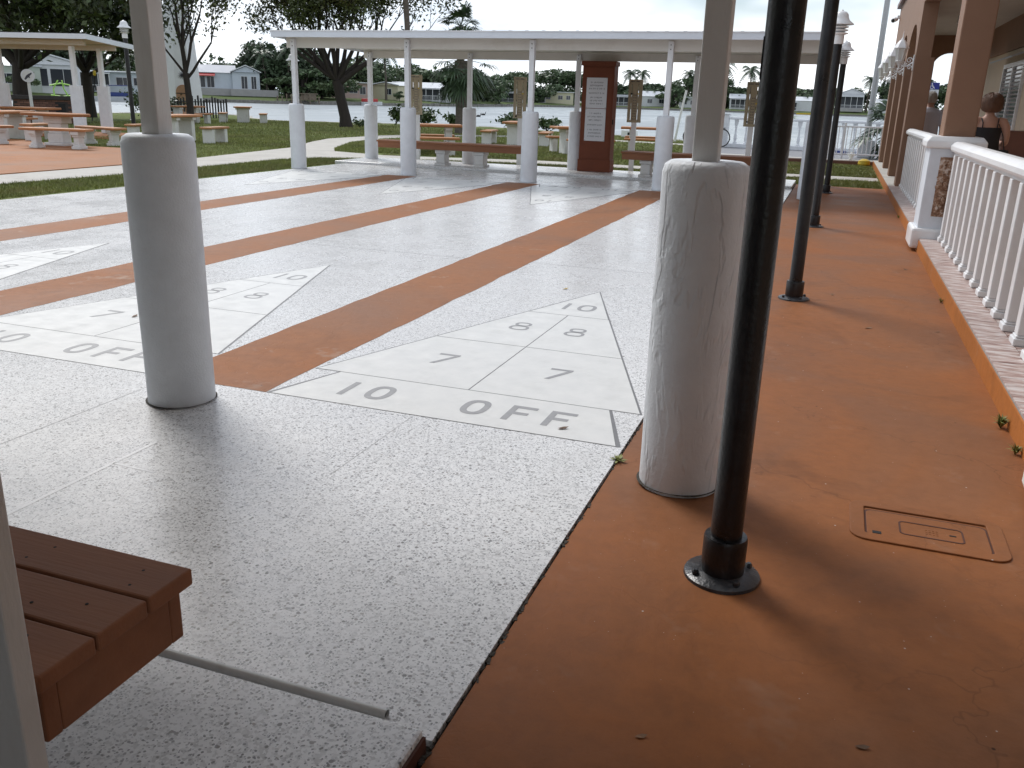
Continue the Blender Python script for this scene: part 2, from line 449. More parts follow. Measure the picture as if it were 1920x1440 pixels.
mat('bench_wood', (0.30, 0.132, 0.070), 0.6, 0.16, 3, spec=0.22, bump=0.09, bscale=45, stretch=(0.25, 3, 3), dirt=(0.30, 0.16, 0.10), dirt_amt=0.35, dscale=2, rand=0.07)
mat('top_orange', (0.40, 0.165, 0.058), 0.55, 0.12, 4, bump=0.1, bscale=30, dirt=(0.55, 0.35, 0.2), dirt_amt=0.4, dscale=2, rand=0.08)
mat('concrete_leg', (0.70, 0.69, 0.67), 0.7, 0.08, 4, bump=0.25, bscale=40, dirt=(0.45, 0.40, 0.36), dirt_amt=0.5, dscale=4)
mat('cabinet_paint', (0.165, 0.050, 0.026), 0.6, 0.08, 4, bump=0.05, bscale=30, dirt=(0.2, 0.06, 0.03), dirt_amt=0.4, dscale=3, spec=0.2)
mat('sign_white', (0.66, 0.66, 0.69), 0.35, 0.03, 5)
mat('ink', (0.06, 0.06, 0.075), 0.6, 0.05, 5)
mat('ply_tan', (0.38, 0.32, 0.215), 0.6, 0.10, 5, stretch=(4, 4, 0.6), dirt=(0.27, 0.21, 0.14), dirt_amt=0.5, dscale=3)
mat('concrete_path', (0.50, 0.475, 0.43), 0.85, 0.10, 1.5, bump=0.3, bscale=60, dirt=(0.33, 0.30, 0.26), dirt_amt=0.5, dscale=1.1)
mat('patio_grey', (0.24, 0.24, 0.25), 0.8, 0.10, 2, bump=0.2, bscale=40)
mat('side_paint', (0.085, 0.030, 0.018), 0.8, 0.2, 10)
mat('pvc', (0.60, 0.60, 0.58), 0.35, 0.06, 8, dirt=(0.3, 0.28, 0.25), dirt_amt=0.4, dscale=10)
mat('dark', (0.015, 0.014, 0.014), 0.8, 0.2, 8)
mat('tile_grout', (0.30, 0.27, 0.25), 0.8, 0.1, 8)
mat('lamp_white', (0.80, 0.80, 0.80), 0.3, 0.02, 3)
mat('metal_grey', (0.42, 0.43, 0.45), 0.45, 0.08, 3, metal=0.35)
mat('fence_white', (0.70, 0.70, 0.72), 0.4, 0.05, 5)
mat('fence_black', (0.025, 0.023, 0.022), 0.6, 0.3, 5)
mat('ceiling', (0.50, 0.48, 0.45), 0.8, 0.06, 1.0, dirt=(0.36, 0.33, 0.30), dirt_amt=0.4, dscale=0.8)
mat('porch_floor', (0.40, 0.24, 0.17), 0.5, 0.12, 1.2)
mat('shutter', (0.36, 0.38, 0.40), 0.5, 0.06, 4)
mat('brown_wood', (0.15, 0.06, 0.04), 0.5, 0.2, 4)
mat('bank_stone', (0.20, 0.19, 0.17), 0.9, 0.35, 3, bump=0.6, bscale=4)
mat('blue_paint', (0.02, 0.045, 0.20), 0.4, 0.1, 5)
mat('sign_blue', (0.02, 0.03, 0.22), 0.35, 0.05, 5)
mat('yellow_plastic', (0.60, 0.42, 0.03), 0.4, 0.1, 5)
mat('red_cloth', (0.42, 0.045, 0.045), 0.7, 0.1, 5)
mat('boat_white', (0.62, 0.63, 0.64), 0.3, 0.05, 3)
mat('boat_blue', (0.02, 0.04, 0.16), 0.6, 0.15, 3)
mat('dock_wood', (0.17, 0.135, 0.10), 0.85, 0.25, 4, bump=0.4, bscale=20)
mat('brick', (0.17, 0.085, 0.062), 0.85, 0.2, 9, bump=0.3, bscale=40, rand=0.35)
mat('mortar_dark', (0.05, 0.043, 0.04), 0.95, 0.2, 9)
mat('tower_white', (0.72, 0.72, 0.73), 0.7, 0.05, 1.5, bump=0.3, bscale=12)
mat('door_tan', (0.36, 0.20, 0.11), 0.6, 0.1, 4)
mat('lime_plastic', (0.30, 0.55, 0.08), 0.5, 0.1, 4)
mat('rubber', (0.012, 0.012, 0.012), 0.7, 0.1, 10)
mat('skin', (0.42, 0.235, 0.17), 0.55, 0.07, 9, bump=0.05, bscale=150)
mat('hair_auburn', (0.12, 0.056, 0.030), 0.55, 0.30, 25, bump=0.6, bscale=45, stretch=(1, 1, 0.35))
mat('hair_grey', (0.46, 0.44, 0.41), 0.6, 0.2, 25, bump=0.6, bscale=45, stretch=(1, 1, 0.35))
mat('cloth_black', (0.014, 0.013, 0.015), 0.8, 0.2, 12, bump=0.15, bscale=30)
mat('cloth_grey', (0.50, 0.50, 0.56), 0.85, 0.06, 8, bump=0.35, bscale=9, stretch=(1, 1, 0.35))
mat('cloth_dark', (0.05, 0.055, 0.08), 0.85, 0.1, 8, bump=0.2, bscale=12)
mat('bark', (0.035, 0.027, 0.023), 0.9, 0.35, 5, bump=0.7, bscale=22, stretch=(1, 1, 0.3))
mat('palm_bark', (0.12, 0.10, 0.082), 0.9, 0.35, 4, bump=0.8, bscale=10, stretch=(1, 1, 2.5))
mat('leaf', (0.072, 0.092, 0.026), 0.5, 0.35, 0.35, rand=0.45, island=True, dirt=(0.13, 0.085, 0.03), dirt_amt=0.7, dscale=0.6)
mat('leaf_dense', (0.050, 0.074, 0.022), 0.5, 0.4, 0.3, rand=0.45, island=True, dirt=(0.085, 0.075, 0.024), dirt_amt=0.6, dscale=0.5)
mat('leaf_far', (0.075, 0.115, 0.052), 0.6, 0.4, 0.25, rand=0.45, island=True, dirt=(0.09, 0.095, 0.035), dirt_amt=0.6, dscale=0.3)
mat('leaf_far_dark', (0.045, 0.072, 0.034), 0.6, 0.4, 0.25, rand=0.45, island=True, dirt=(0.055, 0.07, 0.028), dirt_amt=0.6, dscale=0.3)
mat('palm_leaf', (0.05, 0.085, 0.038), 0.45, 0.3, 1.0, rand=0.35, island=True)
mat('palm_bright', (0.16, 0.24, 0.04), 0.45, 0.3, 1.0, rand=0.3, island=True)
mat('shrub_leaf', (0.06, 0.10, 0.03), 0.5, 0.3, 2.0, rand=0.4, island=True)
mat('grass_blade', (0.205, 0.225, 0.06), 0.6, 0.3, 0.5, rand=0.40, island=True, dirt=(0.28, 0.22, 0.10), dirt_amt=0.85, dscale=0.7)
mat('dead_leaf', (0.16, 0.08, 0.035), 0.7, 0.3, 20, rand=0.4)
mat('leaf_yellow', (0.45, 0.30, 0.05), 0.6, 0.2, 20)
# lantern glass, window glass
def mat_glass(name, col, rough=0.08):
    m, t, b = nodes_of(name)
    b.inputs['Base Color'].default_value = (*col, 1); b.inputs['Roughness'].default_value = rough
    b.inputs['Specular IOR Level'].default_value = 0.8
    n = tex(t, 'ShaderNodeTexNoise', 0.7, t.nodes.new('ShaderNodeTexCoord').outputs['Object'], Detail=2.0)
    bp = t.nodes.new('ShaderNodeBump'); bp.inputs['Strength'].default_value = 0.03
    t.links.new(n.outputs['Fac'], bp.inputs['Height']); t.links.new(bp.outputs['Normal'], b.inputs['Normal'])
mat_glass('window_glass', (0.035, 0.04, 0.05))
mat_glass('lantern_glass', (0.62, 0.62, 0.58), 0.25)

# glazed ledge tiles: pinkish stone with streaks
def mat_tile():
    m, t, b = nodes_of('tile')
    co = t.nodes.new('ShaderNodeTexCoord').outputs['Object']
    oi = t.nodes.new('ShaderNodeObjectInfo')
    ad = t.nodes.new('ShaderNodeVectorMath'); ad.operation = 'MULTIPLY_ADD'
    cmb = t.nodes.new('ShaderNodeCombineXYZ'); t.links.new(oi.outputs['Random'], cmb.inputs[0]); t.links.new(oi.outputs['Random'], cmb.inputs[1])
    t.links.new(cmb.outputs[0], ad.inputs[0]); ad.inputs[1].default_value = (31, 17, 0); t.links.new(co, ad.inputs[2])
    mm = t.nodes.new('ShaderNodeMapping'); mm.inputs['Scale'].default_value = (3.5, 14, 1); mm.inputs['Rotation'].default_value = (0, 0, 0.35)
    t.links.new(ad.outputs[0], mm.inputs['Vector'])
    n = tex(t, 'ShaderNodeTexNoise', 1.6, mm.outputs['Vector'], Detail=5.0, Roughness=0.6)
    c = ramp(t, n.outputs['Fac'], [(0.33, (0.20, 0.10, 0.08)), (0.47, (0.44, 0.31, 0.27)), (0.6, (0.62, 0.56, 0.53))])
    t.links.new(c.outputs['Color'], b.inputs['Base Color']); b.inputs['Roughness'].default_value = 0.4
mat_tile()

# pillar stone inlay: rough brown rosettes in white grout
def mat_inlay_stone():
    m, t, b = nodes_of('inlay_stone')
    co = t.nodes.new('ShaderNodeTexCoord').outputs['Object']
    n = tex(t, 'ShaderNodeTexNoise', 18.0, co, Detail=6.0, Roughness=0.7)
    c = ramp(t, n.outputs['Fac'], [(0.38, (0.17, 0.085, 0.05)), (0.52, (0.36, 0.22, 0.14)), (0.62, (0.62, 0.52, 0.45))])
    t.links.new(c.outputs['Color'], b.inputs['Base Color']); b.inputs['Roughness'].default_value = 0.8
    bp = t.nodes.new('ShaderNodeBump'); bp.inputs['Strength'].default_value = 0.8; bp.inputs['Distance'].default_value = 0.02
    t.links.new(n.outputs['Fac'], bp.inputs['Height']); t.links.new(bp.outputs['Normal'], b.inputs['Normal'])
mat_inlay_stone()

def mat_ground(name, a, b_, cdry):
    m, t, b = nodes_of(name)
    co = t.nodes.new('ShaderNodeTexCoord').outputs['Object']
    n = tex(t, 'ShaderNodeTexNoise', 0.35, co, Detail=8.0, Roughness=0.65)
    f = tex(t, 'ShaderNodeTexNoise', 22.0, co, Detail=5.0, Roughness=0.7)
    c = mixc(t, ramp(t, n.outputs['Fac'], [(0.35, 0.0), (0.65, 1.0)]).outputs['Color'], a, b_)
    c = mixc(t, ramp(t, f.outputs['Fac'], [(0.35, 0.75), (0.6, 0.0)]).outputs['Color'], c, mul(a, 0.35))
    d = tex(t, 'ShaderNodeTexNoise', 1.3, co, Detail=9.0, Roughness=0.7)
    c = mixc(t, ramp(t, d.outputs['Fac'], [(0.52, 0.0), (0.7, 0.5)]).outputs['Color'], c, cdry)
    t.links.new(c, b.inputs['Base Color']); b.inputs['Roughness'].default_value = 0.95; b.inputs['Specular IOR Level'].default_value = 0.2
    bp = t.nodes.new('ShaderNodeBump'); bp.inputs['Strength'].default_value = 0.8; bp.inputs['Distance'].default_value = 0.03
    t.links.new(f.outputs['Fac'], bp.inputs['Height']); t.links.new(bp.outputs['Normal'], b.inputs['Normal'])
mat_ground('lawn', (0.130, 0.170, 0.040), (0.160, 0.205, 0.048), (0.24, 0.20, 0.095))
mat_ground('far_lawn', (0.085, 0.125, 0.035), (0.11, 0.155, 0.045), (0.14, 0.13, 0.06))

def mat_water():
    m, t, b = nodes_of('water')
    co = t.nodes.new('ShaderNodeTexCoord').outputs['Object']
    b.inputs['Base Color'].default_value = (0.28, 0.315, 0.33, 1)
    b.inputs['Roughness'].default_value = 0.40
    b.inputs['IOR'].default_value = 1.33
    n = tex(t, 'ShaderNodeTexNoise', 1.1, co, Detail=4.0, Roughness=0.6)
    n2_ = tex(t, 'ShaderNodeTexNoise', 0.25, co, Detail=3.0)
    ad = mixc(t, 0.4, n.outputs['Fac'], n2_.outputs['Fac'])
    mg = t.nodes.new('ShaderNodeMapping'); mg.inputs['Scale'].default_value = (1.0, 0.35, 1); mg.inputs['Rotation'].default_value = (0, 0, 0.4); t.links.new(co, mg.inputs['Vector'])
    gust = tex(t, 'ShaderNodeTexNoise', 0.09, mg.outputs['Vector'], Detail=4.0, Roughness=0.7)
    t.links.new(ramp(t, gust.outputs['Fac'], [(0.35, 0.22), (0.65, 0.5)]).outputs['Color'], b.inputs['Roughness'])
    bp = t.nodes.new('ShaderNodeBump'); bp.inputs['Strength'].default_value = 0.5; bp.inputs['Distance'].default_value = 0.14
    t.links.new(ad, bp.inputs['Height']); t.links.new(bp.outputs['Normal'], b.inputs['Normal'])
mat_water()

# ================================================================== SETTING
W = 0.9144; F = 0.3048; PITCH = 2.465; LEN = 39*F
X_L, X_R = -8.62, 0.925
def struct(mb, name, m, parent=None, **kw):
    o = mb.build(name, m, parent, **kw)
    if parent is None: tag(o, kind='structure')
    return o

# lake bed / ground sheet to the horizon
struct(MB().poly([(-3500,-3500,-2.0),(3500,-3500,-2.0),(3500,3500,-2.0),(-3500,3500,-2.0)]), 'ground', 'far_lawn')
# water
struct(MB().poly([(-400,-120,-0.45),(420,-120,-0.45),(420,345,-0.45),(-400,345,-0.45)]), 'water', 'water')
# near land: lawn with a low bank at the lake
shore_near = [(-120,-60),(-120,14),(-60,19),(-42,25),(-39,31),(-41,41),(-40,47),(-35,47),(-32,43),(-28.5,40.3),(-22,43),(-16.5,44),(-10.5,40.5),(-6.5,37.6),(-2.9,34.2),(-2.9,30.9),(12,30.9),(12,60),(60,60),(60,-60)]
struct(MB().prism(shore_near, -1.9, -0.02), 'lawn', 'lawn')
# stone edge along the bank
mb = MB(); rnd = random.Random(3)
for i in range(3, 14):
    a = Vector(shore_near[i]); b = Vector(shore_near[i+1]); n = max(2, int((b-a).length/0.9))
    for k in range(n):
        p = a.lerp(b, (k+.5)/n); ang = math.atan2((b-a).y, (b-a).x)
        mb.obox((p.x, p.y, -0.2+rnd.uniform(-.03,.03)), ((b-a).length/n*.52, .16+rnd.uniform(0,.06), .20), ang+rnd.uniform(-.06,.06))
seawall = struct(mb, 'sea_wall', 'concrete_path', bevel=0.04)

# far shore: land that climbs gently away from the water
far_edge = [(-400,20),(-180,48),(-104.6,67.9),(-103.2,79.9),(-102.0,90.6),(-104.7,113.3),(-106.2,138.1),(-97.4,142.0),(-94.0,151.3),(-89.9,165.2),(-88.7,188.3),(-87.9,219.2),(-95.4,264.5),(-94.4,299.6),(-87.3,322.6),(-72.2,326.3),(-60.4,325.7),(-43.0,323.4),(-32.0,322.7),(-16.0,322.0),(2.7,321.5),(17.4,321.1),(36.1,319.6),(79.2,317.2),(400,300)]
mb = MB(); rows = []
camxy = Vector((1.64, -3.53))
for (dd, z) in ((0,-1.2),(0.4,-0.05),(5,0.35),(18,0.8),(40,0.9),(2600,0.9)):
    rows.append([(*(camxy + (Vector(e)-camxy)*(1+dd/(Vector(e)-camxy).length)), z) for e in far_edge])
n = len(far_edge)
for r in rows: mb.v += r
for i in range(len(rows)-1):
    for j in range(n-1):
        mb.f.append((i*n+j, (i+1)*n+j, (i+1)*n+j+1, i*n+j+1)[::-1])
struct(mb, 'far_shore', 'far_lawn')
mb = MB(); rnd = random.Random(5)
for i in range(2, n-1):
    a = Vector(far_edge[i]); b = Vector(far_edge[i+1]); k = max(1, int((b-a).length/3))
    for j in range(k):
        p = a.lerp(b, (j+.5)/k); ang = math.atan2((b-a).y, (b-a).x)
        mb.obox((p.x, p.y, -0.25+rnd.uniform(-.1,.12)), ((b-a).length/k*.55, .5, .42), ang+rnd.uniform(-.1,.1))
struct(mb, 'far_bank', 'bank_stone')

# ---- concrete path
path_pts = [(-10.6,2.0),(-10.43,6.74),(-10.27,9.13),(-10.35,11.42),(-10.45,14.2),(-10.1,15.35),(-8.9,15.95),(-7.4,16.7),(-5.3,17.22),(-1.5,17.3),(2.55,17.35),(2.55,18.4),(-1.7,18.35),(-5.6,18.4),(-7.8,17.75),(-9.4,17.35),(-11.2,17.9),(-11.9,19.1),(-13.3,22.4),(-13.8,25.6),(-13.6,29.6),(-10,33.0),(2.5,34.0-4.4),(2.5,30.6),(-10.4,34.2),(-14.7,30.2),(-15.2,27.65),(-15.1,24.03),(-14.3,21.68),(-12.95,18.44),(-12.05,13.39),(-11.72,10.69),(-11.67,7.83),(-11.9,2.0)]
struct(MB().prism(path_pts, -0.1, -0.008), 'path', 'concrete_path')
# ---- orange picnic patio on the left
patio_pts = [(-11.72,1.5),(-11.74,7.8),(-11.80,10.9),(-13.2,13.4),(-15.5,14.9),(-17.3,14.75),(-18.6,15.2),(-19.7,15.9),(-21.5,15.6),(-26,13.5),(-30,8),(-30,1.5)]
struct(MB().prism(patio_pts, -0.1, 0.0), 'patio', 'patio_paint')
struct(MB().prism([(-18.9,18.0),(-19.6,21.6),(-28.6,20.2),(-28.0,16.6)], -0.1, 0.002), 'shelter_floor', 'patio_paint')
# ---- grey patio by the balustrade, brown edging
struct(MB().prism([(-2.85,23.9),(9,23.9),(9,30.8),(-2.85,30.8)], -0.1, 0.02), 'lakeside_paving', 'patio_grey')
struct(MB().box(-2.6,23.2,-0.1,2.9,23.88,0.10), 'brown_edging', 'brown_wood', bevel=0.01)
struct(MB().box(-2.6,23.25,0.10,2.9,23.8,0.115), 'edging_top', 'concrete_path')

# ---- terrazzo court
court = struct(MB().box(X_L,-1.985,-0.12, X_R,13.99,0.006), 'shuffleboard_court', 'terrazzo')
struct(MB().box(X_R-0.02,-6.5,-0.2, 0.945,15.7,-0.012), 'edge_joint', 'gap_dirt')
# raised bench slabs at both ends
near_slab = struct(MB().box(X_L,-4.9,-0.12, X_R-0.012,-2.0,0.05), 'near_bench_slab', 'terrazzo', bevel=0.012)
far_slab = struct(MB().box(X_L-0.25,14.0,-0.12, X_R-0.012,15.66,0.055), 'far_bench_slab', 'terrazzo', bevel=0.015)
MB().box(X_R-0.0115,-4.9,-0.05, X_R-0.004,-2.01,0.036).build('painted_side', 'side_paint', near_slab)
# painted walkway
struct(MB().box(0.935,-6.5,-0.12, 2.60,15.25,0.0), 'walkway', 'walk_paint')
# ragged edge of grit in the joint
mb = MB(); rnd = random.Random(9)
for k in range(420):
    y = -2.6 + 17.5*rnd.random()**1.6
    mb.obox((0.931+rnd.uniform(-.004,.006), y, -0.002), (rnd.uniform(.002,.005), rnd.uniform(.003,.012), rnd.uniform(.002,.005)), rnd.uniform(-.4,.4))
tag(mb.build('joint_grit', 'gap_dirt'), 'dark grit and moss caught in the joint beside the orange walkway', 'grit', kind='stuff')

# orange strips between the lanes (uneven hand-painted edges)
def strip(xc, hw, y0, y1, z, n=60, wob=0.008, seed=0):
    rr = random.Random(seed); L = []; Rr = []
    for i in range(n+1):
        y = y0+(y1-y0)*i/n
        L.append((xc-hw+rr.uniform(-wob, wob), y, z)); Rr.append((xc+hw+rr.uniform(-wob, wob), y, z))
    m = MB(); m.v = L+Rr
    for i in range(n): m.f.append((i, n+1+i, n+2+i, i+1))
    return m
for k in range(3):
    strip(-PITCH/2-PITCH*k, PITCH/2-W-0.006, 0.0, LEN+0.05, 0.0072, seed=k).build('painted_strip', 'stripe_paint', court)

# cement joints of the court
def line(x0, y0, x1, y1, w, z):
    d = Vector((x1-x0, y1-y0)).normalized(); nrm = Vector((-d.y, d.x))*w/2
    return MB().poly([(x0-nrm.x,y0-nrm.y,z),(x1-nrm.x,y1-nrm.y,z),(x1+nrm.x,y1+nrm.y,z),(x0+nrm.x,y0+nrm.y,z)][::-1] if False else [(x0+nrm.x,y0+nrm.y,z),(x0-nrm.x,y0-nrm.y,z),(x1-nrm.x,y1-nrm.y,z),(x1+nrm.x,y1+nrm.y,z)])
for (a, b_, c, d, w_, mm_) in ((-W,4.18,W,4.18,.006,'joint'),(-PITCH-W,4.1,-PITCH+W,4.1,.006,'joint'),(-1.52,-1.95,-1.50,-0.02,.003,'joint'),(-0.09,-0.75,-0.09,-0.02,.002,'joint'),(-4,-1.95,-4,-0.02,.003,'joint'),
                              (-0.94,-1.75,-0.945,-0.75,.017,'white_line'),(-0.94,-1.0,-0.73,-1.01,.012,'white_line'),(-W,8.2,W,8.2,.006,'joint'),(-PITCH-W,8.2,-PITCH+W,8.2,.006,'joint')):
    line(a, b_, c, d, w_, 0.0068).build('floor_joint', mm_, court)

# ---- inlaid scoring targets
def glyph(ch, x, y, w=0.13, h=0.205, s=0.034):
    """numeral/letter as flat strokes, lower-left at x,y"""
    m = []
    def ring(cx, cy, a, b, s_, n=26):
        for i in range(n):
            t0 = 2*PI*i/n; t1 = 2*PI*(i+1)/n
            e = lambda t, k: (cx+(a-k)*math.copysign(abs(math.cos(t))**.8, math.cos(t)), cy+(b-k)*math.copysign(abs(math.sin(t))**.8, math.sin(t)))
            m.append([e(t0,0), e(t1,0), e(t1,s_), e(t0,s_)])
    def bar(x0,y0,x1,y1): m.append([(x0,y0),(x1,y0),(x1,y1),(x0,y1)])
    if ch == '1': bar(x, y, x+s, y+h)
    elif ch in '0O': ring(x+w/2, y+h/2, w/2, h/2, s)
    elif ch == '8': ring(x+w/2, y+h*.28, w/2, h*.28, s*.72); ring(x+w/2, y+h*.76, w*.42, h*.24, s*.72)
    elif ch == 'F':
        bar(x, y, x+s, y+h); bar(x+s, y+h-s, x+w, y+h); bar(x+s, y+h*.5-s*.5, x+w*.82, y+h*.5+s*.5)
    elif ch == '7':
        bar(x, y+h-s, x+w, y+h); m.append([(x+w*.12,y),(x+w*.12+s*1.05,y),(x+w,y+h-s),(x+w-s*1.05,y+h-s)])
    return m

def target(lane, far_end):
    cx = -PITCH*lane
    fl = -1 if far_end else 1
    y0 = LEN if far_end else 0.0
    def T(p): return (cx+fl*p[0], y0+fl*p[1])
    g = 0.0035
    base = MB().poly([(*T(p), 0.0070) for p in ((-W,0),(W,0),(W-.15,1.5*F),(W,1.5*F),(0,10.5*F),(-W,1.5*F),(-W+.15,1.5*F))])
    base = base.build('target', 'inlay_line', court)
    def halfw(y): return W*(10.5*F-y)/(9*F)
    P = []
    a = 1.5*F; b = 4.5*F; c = 7.5*F; d = 10.5*F
    P.append([(-W+.025, g),(W-.025, g),(W-.165, a-g),(-W+.165, a-g)])
    for sgn in (-1, 1):
        for (u, v) in ((a, b), (b, c)):
            q = [(sgn*g, u+g), (sgn*(halfw(u+g)-.012), u+g), (sgn*(halfw(v-g)-.012), v-g), (sgn*g, v-g)]
            P.append(q if sgn > 0 else q[::-1])
    P.append([(-halfw(c)+.016, c+g),(halfw(c)-.016, c+g),(0, d-.03)])
    for q in P:
        MB().poly([(*T(p), 0.0079) for p in q]).build('panel', 'inlay', base)
    for ch, x, y, w_, h_ in (('1',-.585,.12,.034,.21),('0',-.455,.12,.135,.21),('O',.068,.12,.135,.21),('F',.30,.12,.13,.21),('F',.50,.12,.13,.21),
                             ('7',-.41,.82,.13,.205),('7',.28,.81,.13,.205),('8',-.265,1.745,.135,.205),('8',.115,1.745,.135,.205),('1',-.105,2.465,.03,.2),('0',-.005,2.465,.135,.2)):
        m_ = MB()
        for q in glyph(ch, x, y, w_, h_, .033 if y < .5 else .028):
            m_.poly([(*T(p), 0.0088) for p in q])
        m_.build('numeral', 'numeral', base)
for lane in range(4):
    for fe in (False, True): target(lane, fe)

# meter box set in the walkway
root = empty('meter_box', (2.12,-0.315,0), 'shallow rectangular utility cover painted over in the orange walkway', 'utility cover')
def rrect(cx, cy, hx, hy, r, n=6):
    pts = []
    for (sx, sy, a0) in ((1,1,0),(-1,1,90),(-1,-1,180),(1,-1,270)):
        for i in range(n+1):
            a = R(a0+90*i/n); pts.append((cx+sx*(hx-r)+r*math.cos(a), cy+sy*(hy-r)+r*math.sin(a)))
    return pts
def ringmesh(cx, cy, hx, hy, r, wd, z0, z1):
    o_ = rrect(cx,cy,hx,hy,r); i_ = rrect(cx,cy,hx-wd,hy-wd,max(.004,r-wd)); n = len(o_); m = MB()
    m.v = [(x,y,z0) for x,y in o_]+[(x,y,z1) for x,y in o_]+[(x,y,z1) for x,y in i_]+[(x,y,z0) for x,y in i_]
    for k in range(n):
        j=(k+1)%n
        m.f += [(k,j,n+j,n+k),(n+k,n+j,2*n+j,2*n+k),(2*n+k,2*n+j,3*n+j,3*n+k)]
    return m
ringmesh(2.12,-.315,.262,.168,.06,.052,.0,.007).build('rim', 'walk_paint', root, bevel=.003)
MB().prism(rrect(2.12,-.33,.212,.118,.03), .0, .0012).build('groove', 'side_paint', root)
MB().prism(rrect(2.12,-.333,.203,.108,.026), .0, .005).build('lid', 'walk_paint', root, bevel=.002)
ringmesh(2.135,-.338,.108,.056,.02,.006,.004,.0066).build('reading_hatch', 'side_paint', root)
mb = MB()
for i in range(3):
    for j in range(4): mb.box(2.115+.012*j,-.36+.016*i,.0045,2.122+.012*j,-.352+.016*i,.0062)
tag(mb.build('grip_studs', 'walk_paint', root), kind='stuff')
MB().box(2.195,-.345,.005,2.217,-.337,.0064).build('slot', 'dark', root)
MB().box(1.935,-.425,.005,1.965,-.405,.0064).build('slot', 'dark', root)

# backstop pipe at the foot of the near slab
root = empty('backstop_pipe', (0.79,-1.952,0.022), 'grey plastic pipe lying along the step by the wooden bench', 'pipe')
MB().tube([(-4.0,-1.955,.016),(0.79,-1.952,.016)], .0125, 14, caps=False).build('pipe_wall', 'pvc', root, smooth=True)
MB().tube([(0.60,-1.952,.016),(0.784,-1.952,.016)], .010, 12).build('hollow_end', 'dark', root, smooth=True)

